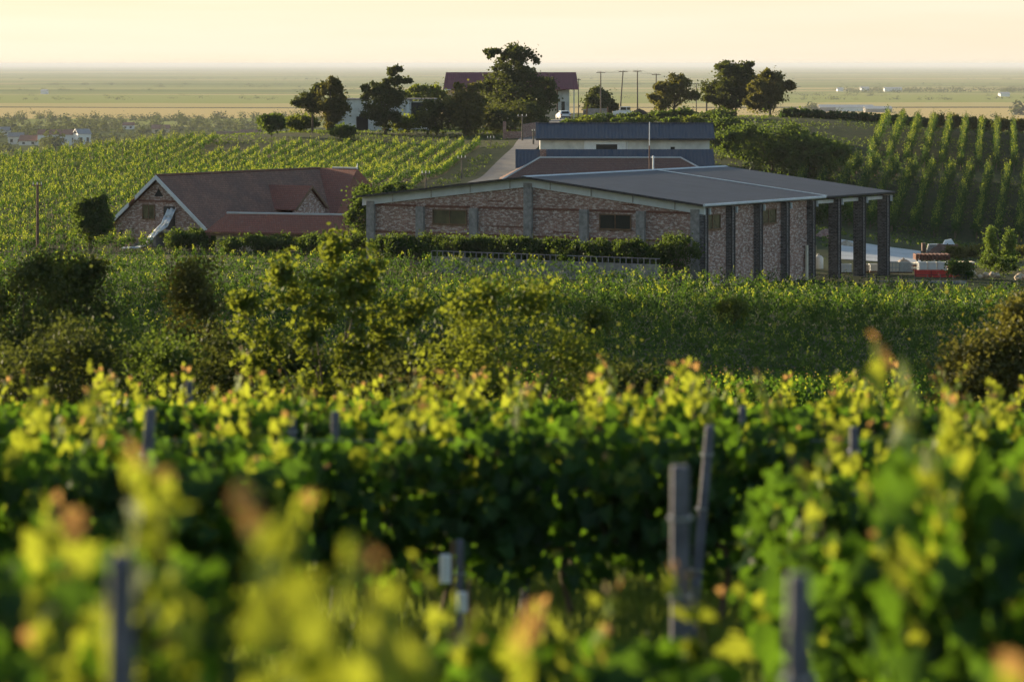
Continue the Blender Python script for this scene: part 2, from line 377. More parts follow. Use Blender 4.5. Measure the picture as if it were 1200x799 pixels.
fc = mixn(N, L, band(2950, 3300), fc, (.27, .29, .09))
fc = mixn(N, L, mathn(N, L, 'LESS_THAN', yy, 2900), fc, (.09, .11, .04))
L.new(fc, b.inputs['Base Color']); b.inputs['Roughness'].default_value = 1; b.inputs['Specular IOR Level'].default_value = 0
M['plain'] = gm

nx, ny = len(gx), len(gy)
me = bpy.data.meshes.new('ground')
verts = np.stack([GX, GY, GZ], -1).reshape(-1, 3)
ii = np.arange(nx - 1)[None, :] + np.arange(ny - 1)[:, None] * nx
fa = np.stack([ii, ii + 1, ii + 1 + nx, ii + nx], -1).reshape(-1, 4)
def fill(me, verts, faces):
    k = faces.shape[1]
    me.vertices.add(len(verts)); me.vertices.foreach_set('co', np.ascontiguousarray(verts, dtype=np.float32).ravel())
    me.loops.add(faces.size); me.loops.foreach_set('vertex_index', np.ascontiguousarray(faces, dtype=np.int32).ravel())
    me.polygons.add(len(faces)); me.polygons.foreach_set('loop_start', np.arange(0, faces.size, k, dtype=np.int32))
    me.polygons.foreach_set('loop_total', np.full(len(faces), k, dtype=np.int32))
    me.update(calc_edges=True)
fill(me, verts, fa)
fcy = verts[fa].mean(1)
me.polygons.foreach_set('use_smooth', np.ones(len(fa), dtype=bool))
ground = link('ground', me, None, (M['hill'], M['plain']))
me.polygons.foreach_set('material_index', ((fcy[:, 1] > 1000) | (np.abs(fcy[:, 0]) > 700)).astype(np.int32))
tag(ground, kind='structure', label='grassy hillside falling away to a flat plain of fields')

# haze
hz, N, L, b = nmat('haze_air'); N.remove(b)
pv = N.new('ShaderNodeVolumePrincipled'); pv.inputs['Density'].default_value = 4.5e-5
pv.inputs['Color'].default_value = (.70, .76, .86, 1); pv.inputs['Anisotropy'].default_value = .0
L.new(pv.outputs[0], N['Material Output'].inputs['Volume'])
hb = MB().box(-59000, 59000, -50, 69000, 0.9, CZ + 6).build('haze', hz); tag(hb, 'thin evening haze over the plain', None, None, 'stuff')
hb['category'] = 'haze'

# ------------------------------------------------------------------ leaves
def tmpl(kind):
    if kind == 'vine':     # lobed leaf folded along its midrib
        o = [(0, 0), (.42, -.12), (.50, .18), (.34, .34), (.40, .62), (.16, .68), (0, 1.0)]
        v = [(0, 0, 0)] + [(x, y, .20 * x) for x, y in o[1:-1]] + [(0, 1.0, -.12)] + [(-x, y, .20 * x) for x, y in o[1:-1][::-1]] + [(0, .4, -.05)]
        k = len(v) - 1
        return np.array(v), np.array([(i, (i + 1) % k, k) for i in range(k)])
    if kind == 'quad':     # small folded rhombus, two triangles
        return np.array([(0, 0, 0), (.42, .5, .14), (0, 1, 0), (-.42, .5, .14)]), np.array([(0, 1, 2), (0, 2, 3)])
    if kind == 'blade':
        return np.array([(-.05, 0, 0), (.05, 0, 0), (0, 1, .2)]), np.array([(0, 1, 2)])
T = {k: tmpl(k) for k in ('vine', 'quad', 'blade')}
def leaves(P, size, nrm, up, rng, kind='quad'):
    """place template leaves at P with normals nrm (N,3), tip direction ~ up"""
    tv, tf = T[kind]; N_ = len(P)
    nz = nrm / np.linalg.norm(nrm, axis=1, keepdims=True)
    ax = np.cross(up, nz); ax /= np.maximum(np.linalg.norm(ax, axis=1, keepdims=True), 1e-6)
    ay = np.cross(nz, ax)
    V = P[:, None, :] + size[:, None, None] * (tv[None, :, 0:1] * ax[:, None, :] + tv[None, :, 1:2] * ay[:, None, :] + tv[None, :, 2:3] * nz[:, None, :])
    Fc = tf[None] + (np.arange(N_) * len(tv))[:, None, None]
    return V.reshape(-1, 3), Fc.reshape(-1, 3), np.repeat(rng.random(N_), len(tf))
class Cloud:
    def __init__(s): s.V = []; s.F = []; s.t = []; s.m = []; s.n = 0
    def add(s, P, size, nrm, up, rng, kind='quad', mi=0):
        if len(P) == 0: return
        v, f, t = leaves(P, size, nrm, up, rng, kind)
        s.V.append(v); s.F.append(f + s.n); s.t.append(t); s.m.append(np.broadcast_to(np.repeat(np.broadcast_to(mi, len(P)), len(f) // len(P)), len(f))); s.n += len(v)
    def mesh(s, name, mats):
        me = bpy.data.meshes.new(name); fill(me, np.concatenate(s.V), np.concatenate(s.F))
        a = me.attributes.new('tint', 'FLOAT', 'FACE'); a.data.foreach_set('value', np.concatenate(s.t).astype(np.float32))
        for m in mats: me.materials.append(m)
        me.polygons.foreach_set('material_index', np.concatenate(s.m).astype(np.int32)); me.update()
        return me
def rdir(rng, n, bias=(0, 0, 0)):
    v = rng.normal(size=(n, 3)); v /= np.linalg.norm(v, axis=1, keepdims=True)
    return v + np.array(bias)

# ------------------------------------------------------------------ road, yard
def strip(name, pts, width, mat, lift=.05, seg=14):
    P = [Vector(p) for p in pts]; m = MB(); L_ = []
    for i in range(len(P) - 1):
        for k in range(seg): L_.append(P[i].lerp(P[i + 1], k / seg))
    L_.append(P[-1]); rows = []
    for i, p in enumerate(L_):
        t = (L_[min(i + 1, len(L_) - 1)] - L_[max(i - 1, 0)]).normalized(); nrm = Vector((-t.y, t.x))
        row = []
        for q in (-1, -.5, 0, .5, 1):
            a = p + nrm * (width / 2 * q); row.append((a.x, a.y, G(a.x, a.y) + lift))
        rows.append(row)
    for i in range(len(rows) - 1):
        for k in range(4): m.poly([rows[i][k + 1], rows[i][k], rows[i + 1][k], rows[i + 1][k + 1]])
    o = m.build(name, mat, fix=False); o.data.update(); return o
def xy(px, d): return Vector((PX(px, d), d))
rd = strip('road', [xy(548, 318), xy(560, 345), xy(590, 395), xy(616, 440), xy(628, 480), xy(650, 530), xy(672, 560), xy(715, 590), xy(740, 640)], 3.3, M['asphalt'])
tag(rd, 'pale gravel lane climbing past the blue roofed shed', None, None, 'structure')
m = MB()
for i in range(24):
    for j in range(12):
        def q(a, b_):
            d = 300 + b_ / 12 * 31; x = PX(983 + a / 24 * 96, d); return (x, d, G(x, d) + .06)
        m.poly([q(i, j), q(i + 1, j), q(i + 1, j + 1), q(i, j + 1)])
tag(m.build('yard_paving', M['yard'], fix=False), 'pale concrete yard behind the open end of the winery', None, None, 'structure')

# ------------------------------------------------------------------ winery
DX, DY = .842, .5395
RZ = math.atan2(-DY, DX)
W_, LEN, EA, RI = 29.6, 30.0, 6.8, 8.5
ox, oy = 13.75 - DX * W_, 250 + DY * W_
oz = CZ - 17.0
win = empty('winery_building', (ox, oy, oz), RZ)
tag(win, 'large brick winery hall with low grey gable roof and open pillared end', 'building')
def rz_(x): return RI - abs(x - W_ / 2) / (W_ / 2) * (RI - EA)
m = MB()
m.extr([(0, 0, -1.5), (W_, 0, -1.5), (W_, 0, EA - .45), (W_ / 2, 0, RI - .45), (0, 0, EA - .45)], (0, .35, 0))
m.build('front_wall', M['brick'], win)
Lw = 17.2
MB().box(W_ - .35, W_, .352, Lw, -1.5, EA - .35).build('side_wall', M['brick'], win)
MB().box(0, .35, .352, Lw, -1.5, EA - .35).build('side_wall', M['brick'], win)
m = MB(); m.extr([(.352, Lw - .35, -1.5), (W_ - .352, Lw - .35, -1.5), (W_ - .352, Lw - .35, EA - .45), (W_ / 2, Lw - .35, RI - .5), (.352, Lw - .35, EA - .45)], (0, .35, 0))
m.build('back_wall', M['brick'], win)
for k in range(7):
    x = k * W_ / 6; full = k in (0, 3, 6)
    x = min(max(x, .3), W_ - .3)
    top = rz_(x) - .5 if full else 6.0 + (.1 if k in (4, 5) else 0)
    MB().box(x - .36, x + .36, -.24, -.003, -1.5, top).build('pilaster', M['concrete'], win)
    if not full: pass
# brick bands
m = MB()
for k in range(6):
    x0 = k * W_ / 6 + .42; x1 = (k + 1) * W_ / 6 - .42
    MB().box(x0, x1, -.05, -.003, 5.98, 6.14).build('brick_band', M['lintel'], win); MB().box(x0, x1, -.05, -.003, 3.9, 4.04).build('brick_band', M['lintel'], win)
m = MB(); rr = random.Random(3)
for k in range(12):
    x = rr.uniform(2, 27); z = rr.choice([4.3, 4.6, 5.2, 6.5]); 
    if abs((x / (W_ / 6)) % 1 - .5) < .3: m.box(x - rr.uniform(.4, .9), x + rr.uniform(.4, .9), -.02, -.002, z, z + .1); m.build('brick_course', M['lintel'], win); m = MB()
def window(parent, x0, x1, z0, z1, y, glass, frame, n=2, axis='x', d=.06):
    """window set proud of a wall; axis 'x' lies on y=const, 'y' lies on x=const (outside = +)"""
    s = -1 if axis == 'x' else 1
    def bx(m, a0, a1, z0, z1, t0, t1):
        lo, hi = sorted((y + s * t0, y + s * t1))
        if axis == 'x': m.box(a0, a1, lo, hi, z0, z1)
        else: m.box(lo, hi, a0, a1, z0, z1)
    m = MB(); t = .09
    bx(m, x0 - t, x1 + t, z1, z1 + t, .003, d); bx(m, x0 - t, x1 + t, z0 - t * 1.4, z0, .003, d + .05)
    bx(m, x0 - t, x0, z0, z1, .003, d); bx(m, x1, x1 + t, z0, z1, .003, d)
    for i in range(1, n):
        c = x0 + (x1 - x0) * i / n; bx(m, c - .035, c + .035, z0, z1, .01, d - .01)
    f = m.build('window', frame, parent)
    g = MB(); bx(g, x0, x1, z0, z1, .004, .012); g.build('pane', glass, f)
    return f
# front windows: photo x 508-546 and 704-739
for (xa, xb, g) in ((6.1, 9.1, 'glass_olive'), (21.1, 23.7, 'glass')):
    window(win, xa, xb, 4.75, 5.75, 0, M[g], M['wood'])
window(win, .75, 3.0, 4.85, 5.85, W_, M['glass_olive'], M['wood'], 2, 'y')
window(win, 9.4, 11.7, 4.95, 5.95, W_, M['glass_olive'], M['wood'], 2, 'y')
# side pillars along the right side and rear
for k in range(8):
    y = k * LEN / 7
    if k == 0: y = .2
    zb = -2.2
    p = MB().box(W_ + .003, W_ + .42, y - .33, y + .33, zb, EA - .35).build('pillar', M['brick_dark'], win)
    m = MB(); m.box(W_ + .42, W_ + .48, y - .30, y - .22, zb, EA - .38); m.box(W_ + .42, W_ + .48, y + .18, y + .26, zb, EA - .38)
    m.build('steel_edge', M['darksteel'], p)
    MB().box(W_ + .1, W_ + .34, y + .34, y + .42, zb, EA - .5).build('flange', M['trim'], p)
    if k > 4: MB().box(W_ - .35, W_, y - .33, y + .33, zb, EA - .35).build('pillar_back', M['brick_dark'], p)
    MB().box(W_ + .25, W_ + .62, y + .30, y + .40, EA - .85, EA - .38).build('bracket', M['trim'], p)
for x in (0.3, 9.87, 19.73):
    for y in (LEN - .4,):
        MB().box(x - .3, x + .3, y - .3, y + .3, -1.6, rz_(x) - .5).build('pillar', M['brick_dark'], win)
# tie beam along the open bays
MB().box(W_ - .1, W_ + .1, Lw + .2, LEN, EA - .68, EA - .42).build('tie_beam', M['trim'], win)
# fascia beams
m = MB()
for s in (0, 1):
    xa, xb = (-.5, W_ / 2) if s == 0 else (W_ / 2, W_ + .5)
    za, zb = rz_(max(xa, -.5)), rz_(min(xb, W_ + .5))
    m.hexa([(xa, -.16, za - .78), (xb, -.16, zb - .78), (xb, -.01, zb - .78), (xa, -.01, za - .78)],
           [(xa, -.16, za - .10), (xb, -.16, zb - .10), (xb, -.01, zb - .10), (xa, -.01, za - .10)])
m.build('fascia_beam', M['trim'], win)
m = MB()
for i in range(8):
    x = 2.4 + i * 3.6; z = rz_(x); MB().box(x - .04, x + .04, -.20, -.165, z - .74, z - .2).build('beam_joint', M['cage'], win)
# roof
m = MB(); y0, y1, ov = -.75, LEN + .5, .7
m.slab([(-ov, y0, rz_(-ov)), (W_ / 2, y0, RI), (W_ / 2, y1, RI), (-ov, y1, rz_(-ov))], .09)
m.slab([(W_ / 2, y0, RI), (W_ + ov, y0, rz_(W_ + ov)), (W_ + ov, y1, rz_(W_ + ov)), (W_ / 2, y1, RI)], .09)
rf = m.build('roof', M['roof_winery'], win)
m = MB(); m.slab([(W_ / 2 - .25, y0, RI + .0), (W_ / 2, y0, RI + .07), (W_ / 2, y1, RI + .07), (W_ / 2 - .25, y1, RI + .0)], .03)
m.slab([(W_ / 2, y0, RI + .07), (W_ / 2 + .25, y0, RI + .0), (W_ / 2 + .25, y1, RI + .0), (W_ / 2, y1, RI + .07)], .03)
m.build('ridge_cap', M['trim'], rf)
m = MB(); yy_ = 18.6
m.slab([(W_ / 2 + .3, yy_, RI + .03), (W_ + ov, yy_, rz_(W_ + ov) + .07), (W_ + ov, yy_ + .28, rz_(W_ + ov) + .07), (W_ / 2 + .3, yy_ + .28, RI + .03)], .05)
m.build('roof_joint', M['trim'], rf)
MB().tube([(W_ + ov + .08, y0, rz_(W_ + ov) - .05), (W_ + ov + .08, 18.4, rz_(W_ + ov) - .05)], .11).build('gutter', M['trim'], rf)
MB().tube([(W_ + ov + .06, 18.45, rz_(W_ + ov) - .08), (W_ + ov + .06, y1, rz_(W_ + ov) - .08)], .10).build('gutter', M['darksteel'], rf)
m = MB()
for s in (0, 1):
    xa, xb = (-ov, W_ / 2) if s == 0 else (W_ / 2, W_ + ov)
    m.hexa([(xa, y0 - .03, rz_(xa) - .14), (xb, y0 - .03, rz_(xb) - .14), (xb, y0 - .003, rz_(xb) - .14), (xa, y0 - .003, rz_(xa) - .14)],
           [(xa, y0 - .03, rz_(xa) + .02), (xb, y0 - .03, rz_(xb) + .02), (xb, y0 - .003, rz_(xb) + .02), (xa, y0 - .003, rz_(xa) + .02)])
m.build('roof_edge', M['darksteel'], rf)
# rafters visible under the open end
m = MB()
for k in range(5, 8):
    y = k * LEN / 7 - .1
    m.hexa([(W_ / 2, y, RI - .4), (W_, y, EA - .4), (W_, y + .2, EA - .4), (W_ / 2, y + .2, RI - .4)], [(W_ / 2, y, RI - .12), (W_, y, EA - .12), (W_, y + .2, EA - .12), (W_ / 2, y + .2, RI - .12)])
m.build('rafter', M['darksteel'], win)
MB().tube([(W_ + .2, 16.4, -2), (W_ + .2, 16.4, 3.0)], .13, 8).build('downpipe', M['cream'], win)
# mast on the roof
t = on(761, 274); me_ = empty('roof_mast', (PX(761, 274), 274, PZ(200, 274))); tag(me_, 'thin white and rusty mast standing on the winery roof', 'mast')
MB().tube([(0, 0, -.25), (0, 0, 2.0)], .05, 8).build('mast_foot', M['rust'], me_)
MB().tube([(0, 0, 2.0), (0.02, 0, 3.9)], .035, 8).build('mast_tube', M['white'], me_)
tt = empty('roof_vent', (PX(765.5, 276), 276, PZ(197, 276))); tag(tt, 'small white vent pipe on the winery roof beside the mast', 'vent pipe')
MB().tube([(0, 0, -.3), (0, 0, .8)], .07, 8).build('pipe', M['white'], tt); MB().tube([(0, 0, .803), (0, 0, .9), (0, 0, 1.0)], [.12, .12, .03], 8).build('cowl', M['white'], tt)
# retaining wall in front
def fac(s, n): return Vector((13.75 - DX * s - DY * n, 250 + DY * s - DX * n))
wl = empty('retaining_wall', (fac(12, 5).x, fac(12, 5).y, CZ - 14.0), RZ); tag(wl, 'low grey concrete wall below the hedge in front of the winery', 'wall')
MB().box(-8.3, 11.5, -.15, .15, -3, -.35).build('wall_base', M['concrete'], wl); wl.location.z -= .2
m = MB(); m.box(-8.3, 11.5, -.18, .18, -.347, -.27)
for i in range(40): x = -8.3 + i * .5; m.box(x - .03, x + .03, -.03, .03, -.268, .12)
m.box(-8.3, 11.5, -.04, .04, .122, .18); m.build('railing', M['concrete'], wl)

# ------------------------------------------------------------------ vegetation builders
def crown_cloud(cl, rng, cen, rad, nclump, nleaf, lsize, clump=.28, mi=0, top_mi=None, flat=.0, shell=.55):
    cen = np.array(cen, float); rad = np.array(rad, float)
    cc = []
    while len(cc) < nclump:
        p = rng.uniform(-1, 1, 3); r = np.linalg.norm(p)
        if r < 1 and r > shell * rng.random(): cc.append(p)
    cc = np.array(cc); C = cen + cc * rad
    cr = max(rad.mean(), .6) * clump * 1.55 * rng.uniform(.6, 1.35, nclump)
    for c, r, q in zip(C, cr, cc):
        k = int(nleaf * rng.uniform(.6, 1.3)); u = rdir(rng, k); P = c + rng.normal(size=(k, 3)) * r * np.where(rng.random((k, 1)) < .25, 1.0, .6) * np.array([1, 1, .75])
        nr = u + rdir(rng, k) * .7 + np.array([0, 0, .35]); up = rdir(rng, k, (0, 0, -.4))
        mm = mi
        cl.add(P, lsize * rng.uniform(.6, 1.3, k), nr, up, rng, 'quad', mm)
    return C
def limbs(mb, base, C, rng, r0, hfork, n):
    base = Vector(base); idx = rng.permutation(len(C))[:n]
    fork = base + Vector((0, 0, hfork))
    mb.tube([base + Vector((0, 0, -.3)), base + Vector((rng.normal() * .05, 0, hfork * .5)), fork], [r0 * 1.25, r0, r0 * .8], 8)
    for i in idx:
        c = Vector(C[i]); z = base.z + hfork * rng.uniform(.55, 1.0)
        s = Vector((base.x, base.y, z)); mid = s.lerp(c, .5) + Vector((0, 0, (c - s).length * .08))
        mb.tube([s, mid, c], [r0 * .45, r0 * .25, r0 * .07], 5)
def tree(name, label, px, d, h, w_, seed, mat='tree', cat='tree', group=None, blobs=None, ls=None, nclump=None, nleaf=70, trunk=.25, r0=None, clump=.28, base=None, shell=.55):
    rng = np.random.default_rng(seed); p = on(px, d) if base is None else Vector(base)
    root = empty(name, p); tag(root, label, cat, group)
    cl = Cloud(); allC = []; sat = []
    if blobs is None: blobs = [(0, 0, .62, .5, .38)]
    for (bx, by, bz, brx, brz) in blobs:
        for q in range(9 if brx > .3 else 2 if brx > .1 else 1):
            a = rng.uniform(0, 2 * math.pi); e = rng.uniform(-.3, 1.2); k_ = rng.uniform(.10, .42)
            sat.append((bx + math.cos(a) * math.cos(e) * brx * 1.0, by + math.sin(a) * math.cos(e) * brx * 1.0, min(.97, bz + math.sin(e) * brz * .8), brx * k_, brz * k_))
    blobs = [(a, b, c, d_ * .85, e * .88) for a, b, c, d_, e in blobs] + sat
    ls = ls or max(.1, d * .00075)
    for (bx, by, bz, brx, brz) in blobs:     # in fractions of width (x,y), height (z)
        nc = nclump or 46
        nc = max(6, int(nc * (brx * brx * brz / (.5 * .5 * .38)) ** .6))
        C = crown_cloud(cl, rng, (bx * w_, by * w_, bz * h), (brx * w_, brx * w_ * .9, brz * h), nc, nleaf, ls, clump, shell=shell)
        allC.append(C)
    allC = np.concatenate(allC)
    crown = link('crown', cl.mesh('crown', [M[mat]]), root)
    mb = MB(); limbs(mb, (0, 0, 0), allC, rng, r0 or h * .022, h * trunk, 14); mb.build('trunk', M['bark'], root, fix=False)
    return root

# ------------------------------------------------------------------ old barn, left
bo = empty('old_barn', (0, 0, 0), RZ); tag(bo, 'old brick barn with brown tiled roof and white bargeboards on its gable', 'building')
bp_ = (-31.0, 300.0); bw = 5.5
bo.location = (bp_[0], bp_[1], CZ - 16.6)      # local: x across gable (0 = ridge), y = along ridge
PKz, EVz = 6.8, 2.35
def bz_(x): return PKz - abs(x) / bw * (PKz - EVz)
m = MB(); m.extr([(-4.9, 0, -1), (4.9, 0, -1), (4.9, 0, bz_(4.9) - .25), (0, 0, PKz - .28), (-4.9, 0, bz_(4.9) - .25)], (0, .35, 0)); m.build('gable_wall', M['brick'], bo)
MB().box(4.55, 4.9, .352, 24, -1, 2.5).build('side_wall', M['brick'], bo); MB().box(-4.9, -4.55, .352, 24, -1, 2.5).build('side_wall', M['brick'], bo)
m = MB(); m.slab([(-bw - .15, -.45, EVz - .1), (0, -.45, PKz), (0, 24.5, PKz), (-bw - .15, 24.5, EVz - .1)], .12)
m.slab([(0, -.45, PKz), (bw + .15, -.45, EVz - .1), (bw + .15, 24.5, EVz - .1), (0, 24.5, PKz)], .12)
br_ = m.build('roof', M['tile_old'], bo)
MB().tube([(0, -.45, PKz + .02), (0, 24, PKz + .02)], .12, 6).build('ridge_tiles', M['tile_far'], br_)
def barge(xa, xb):
    za, zb = bz_(xa) - .02, bz_(xb) - .02
    m = MB(); m.hexa([(xa, -.56, za - .32), (xb, -.56, zb - .32), (xb, -.455, zb - .32), (xa, -.455, za - .32)], [(xa, -.56, za + .06), (xb, -.56, zb + .06), (xb, -.455, zb + .06), (xa, -.455, za + .06)])
    m.build('bargeboard', M['trim'], br_)
barge(-bw - .2, -3.05); barge(-2.3, 0); barge(0, bw + .2)
window(bo, -1.8, -.55, 3.0, 4.15, 0, M['glass_olive'], M['wood'], 2)
m = MB(); m.extr([(-.55, -.03, 4.95), (.45, -.03, 4.95), (-.05, -.03, 5.65)], (0, .02, 0)); m.build('vent_opening', M['dark'], bo)
MB().box(.5, 1.75, -.04, -.003, 2.1, 4.1).build('door', M['darksteel'], bo)
MB().box(-2.3, 2.3, -.05, -.003, 4.45, 4.62).build('brick_band', M['lintel'], bo); MB().box(-4.4, -4.2, -.08, -.003, -1, 1.9).build('downpipe', M['darksteel'], bo)
m = MB()
for i in range(11): m.box(-3.2 + i * .34, -2.82 + i * .34 + .02, -1.15, -.06, -1, .05 + i * .2)
m.box(.56, 2.8, -1.2, -.06, 1.85, 2.05); m.box(2.4, 2.6, -1.1, -.9, -1, 1.85); m.build('outside_stair', M['concrete'], bo)
# cross gable dormer
dx0, dy0, dz, dh, dw = 1.2, 14.0, 5.6, 2.05, 2.5
m = MB(); xE = 6.4
m.slab([(xE, dy0 - dw, dz - dh), (xE, dy0, dz), (dx0, dy0, dz), (3.8, dy0 - dw, dz - dh)], .1)
m.slab([(xE, dy0, dz), (xE, dy0 + dw, dz - dh), (3.8, dy0 + dw, dz - dh), (dx0, dy0, dz)], .1)
dr = m.build('dormer_roof', M['tile_red'], bo)
m = MB(); m.extr([(5.9, dy0 - dw + .2, 0), (5.9, dy0 + dw - .2, 0), (5.9, dy0 + dw - .2, dz - dh), (5.9, dy0, dz - .25), (5.9, dy0 - dw + .2, dz - dh)], (.25, 0, 0)); m.build('dormer_wall', M['brick'], bo)
m = MB()
for s in (-1, 1):
    m.hexa([(xE + .003, dy0, dz - .22), (xE + .003, dy0 + s * dw, dz - dh - .22), (xE + .07, dy0 + s * dw, dz - dh - .22), (xE + .07, dy0, dz - .22)],
           [(xE + .003, dy0, dz + .03), (xE + .003, dy0 + s * dw, dz - dh + .03), (xE + .07, dy0 + s * dw, dz - dh + .03), (xE + .07, dy0, dz + .03)])
m.build('dormer_bargeboard', M['wood'], dr)
# cross wing at the far end, its lit redder look put into the tile colour
wx = 2.7; wy = 24.0; hw = 2.0
m = MB()
m.slab([(0, wy, PKz + .05), (0.0, wy - 6.5, EVz - .6), (wx + 3.3, wy - 6.5, EVz - .6), (wx + 1.6, wy, PKz + .05)][::-1], .12)
m.slab([(0, wy, PKz + .05), (wx + 1.6, wy, PKz + .05), (wx + 1.9, wy + hw, PKz - 1.5), (0, wy + hw, PKz - 1.5)][::-1], .12)
m.slab([(wx + 1.6, wy, PKz + .05), (wx + 3.3, wy - 6.5, EVz - .6), (wx + 1.9, wy + hw, PKz - 1.5)][::-1], .12)
wr = m.build('wing_roof', M['tile_red'], bo)
MB().tube([(1.5, wy, PKz + .08), (wx + 1.6, wy, PKz + .08)], .10, 6).build('ridge_tiles', M['concrete_pale'], wr)
MB().tube([(wx + 1.6, wy, PKz), (wx + 1.65, wy, PKz + .55)], [.09, .03], 6).build('finial', M['white'], wr)
MB().box(.2, wx + 1.2, wy - 5.5, wy + 1.5, -1, 2).build('wing_wall', M['brick'], bo)
# tarp chute hanging out of the door
tp = empty('tarp_chute', bo.matrix_basis @ Vector((0, 0, 0)), RZ); tp.location = bo.location; tag(tp, 'crumpled white tarp chute hanging from the barn door to the ground', 'tarp')
m = MB(); rng = random.Random(5); prev = None
path = [(1.55, -.1, 3.9, 1.0), (1.45, -.5, 3.2, .9), (1.25, -1.0, 2.5, .8), (.75, -1.5, 1.9, .75), (.55, -1.9, 1.4, .8), (.25, -2.3, .8, .8), (-.3, -2.8, .5, .9), (-1.0, -3.3, .55, .95), (-1.35, -3.6, .2, .9), (-1.3, -3.8, -.3, .8)]
for (x, y, z, wd) in path:
    row = [(x - wd / 2 + wd * k / 6, y + .12 * math.sin(k * 2.1 + z * 3), z + .13 * math.cos(k * 1.9 + z * 2)) for k in range(7)]
    if prev:
        for k in range(6): m.poly([prev[k], prev[k + 1], row[k + 1], row[k]])
    prev = row
o = m.build('tarp_sheet', M['tarp'], tp, True, False)
md = o.modifiers.new('thick', 'SOLIDIFY'); md.thickness = .03

# ------------------------------------------------------------------ low tiled canopy
ca = on(262, 288); cn = empty('tiled_canopy', (PX(252, 290), 290, CZ - 12.68), math.atan2(-.33, .94)); tag(cn, 'long low open shed with red tiled roof beside the barn', 'shed')
m = MB(); cl_ = 17.0
m.slab([(0, -2.1, -1.45), (1.1, 0, 0), (cl_, 0, 0), (cl_, -2.1, -1.45)][::-1], .1)
m.slab([(1.1, 0, 0), (0, 2.1, -1.45), (cl_, 2.1, -1.45), (cl_, 0, 0)][::-1], .1)
m.slab([(0, -2.1, -1.45), (0, 2.1, -1.45), (1.1, 0, 0)][::-1], .1)
cr = m.build('roof', M['tile_red'], cn)
MB().tube([(1.1, 0, .04), (cl_, 0, .04)], .10, 6).build('ridge_tiles', M['concrete_pale'], cr)
MB().box(.1, cl_, -2.0, -1.88, -1.78, -1.58).build('eave_beam', M['wood'], cn)
MB().box(1.2, cl_, 1.5, 1.7, -4, -1.5).build('back_wall', M['beige'], cn)
MB().box(.9, 5.2, -1.7, -1.5, -4, -1.78).build('front_wall', M['beige'], cn)
for i in range(6):
    x = .3 + i * 3.2; MB().box(x - .09, x + .09, -1.86, -1.68, -4, -1.6).build('post', M['wood'], cn)

# ------------------------------------------------------------------ hip roofed house behind the winery
def hiproof(root, x0, x1, y0, y1, ze, zr, mat, inset=None, ridge=None, th=.12):
    ym = (y0 + y1) / 2; ins = (y1 - y0) / 2 if inset is None else inset
    m = MB(); a, b_ = (x0 + ins, ym, zr), (x1 - ins, ym, zr)
    m.slab([(x0, y0, ze), (x1, y0, ze), b_, a], th); m.slab([(x1, y1, ze), (x0, y1, ze), a, b_], th)
    m.slab([(x0, y1, ze), (x0, y0, ze), a], th); m.slab([(x1, y0, ze), (x1, y1, ze), b_], th)
    r = m.build('roof', mat, root)
    if ridge:
        MB().tube([(x0, y0, ze), a, b_, (x1, y0, ze)], .11, 6).build('ridge_tiles', ridge, r)
    return r
hh = empty('hip_roof_house', (PX(585, 335), 335, PZ(212, 335))); tag(hh, 'long house with brown hipped tile roof right behind the winery', 'house')
hiproof(hh, .0, 22.0, -1.5, 9.5, 0, 2.15, M['tile_far'], 4.0, M['concrete_pale'])
MB().box(.6, 21.4, -.9, 8.9, -3.5, -.05).build('wall', M['plaster'], hh)
for x in (3, 8, 13, 18): window(hh, x, x + 1.2, -2, -.7, -.9, M['glass'], M['wood'])
# ------------------------------------------------------------------ blue roofed buildings
bb = empty('blue_roof_house', (PX(628, 402), 402, PZ(176, 402) - 2.2)); tag(bb, 'white plastered shed with dark blue metal roof, rear of two', 'building')
zb0 = 2.2; s_ = 402 / F
ev = (176 - 162.5) * s_ + zb0; rg = (176 - 145) * s_ + zb0; LB = 210 * s_
MB().box(.5, LB - .6, .8, 7.0, -1, ev - .02).build('wall', M['plaster'], bb)
m = MB(); m.slab([(0, 0, ev), (LB, 0, ev), (LB - .0, 3.9, rg), (0, 3.9, rg)], .1); m.slab([(0, 3.9, rg), (LB, 3.9, rg), (LB, 7.8, ev), (0, 7.8, ev)], .1)
r_ = m.build('roof', M['roof_blue'], bb)
MB().box(-.02, LB + .02, -.08, -.003, ev - .22, ev + .0).build('gutter', M['darksteel'], r_)
MB().box(-.0, LB, 3.75, 4.05, rg + .01, rg + .07).build('ridge_cap', M['roof_blue'], r_)
MB().box(5.8, 10.6, .55, .797, -1, ev - .25).build('porch_wall', M['white'], bb)
MB().box(7.1, 9.6, .5, .548, -1, ev - .7).build('doorway', M['dark'], bb)
MB().tube([(5.75, .68, -1), (5.75, .68, ev - .1)], .09, 8).build('downpipe', M['white'], bb); MB().tube([(10.75, .7, -1), (10.75, .7, ev - .1)], .07, 8).build('downpipe', M['white'], bb)
MB().box(15.9, 16.4, .72, .797, ev - 1.3, ev - 1.0).build('vent', M['dark'], bb)
b2 = empty('blue_roof_shed', (PX(604, 386), 386, PZ(192, 386) - 3)); tag(b2, 'long shed with plain dark blue metal roof in front of the white one', 'shed')
s_ = 386 / F; L2 = 234 * s_; r2 = 3 + 16 * s_
m = MB(); m.slab([(0, 0, 2.6), (L2, 0, 2.6), (L2, 3.4, r2), (0, 3.4, r2)], .1); m.slab([(0, 3.4, r2), (L2, 3.4, r2), (L2, 6.6, 2.7), (0, 6.6, 2.7)], .1)
m.build('roof', M['roof_blue'], b2)
MB().box(.4, L2 - .4, .5, 6.2, -1.5, 2.62).build('wall', M['plaster'], b2)
MB().box(2.8, 3.5, 1.9, 2.6, 3.3, 4.55).build('chimney', M['brickwall_red'], b2)

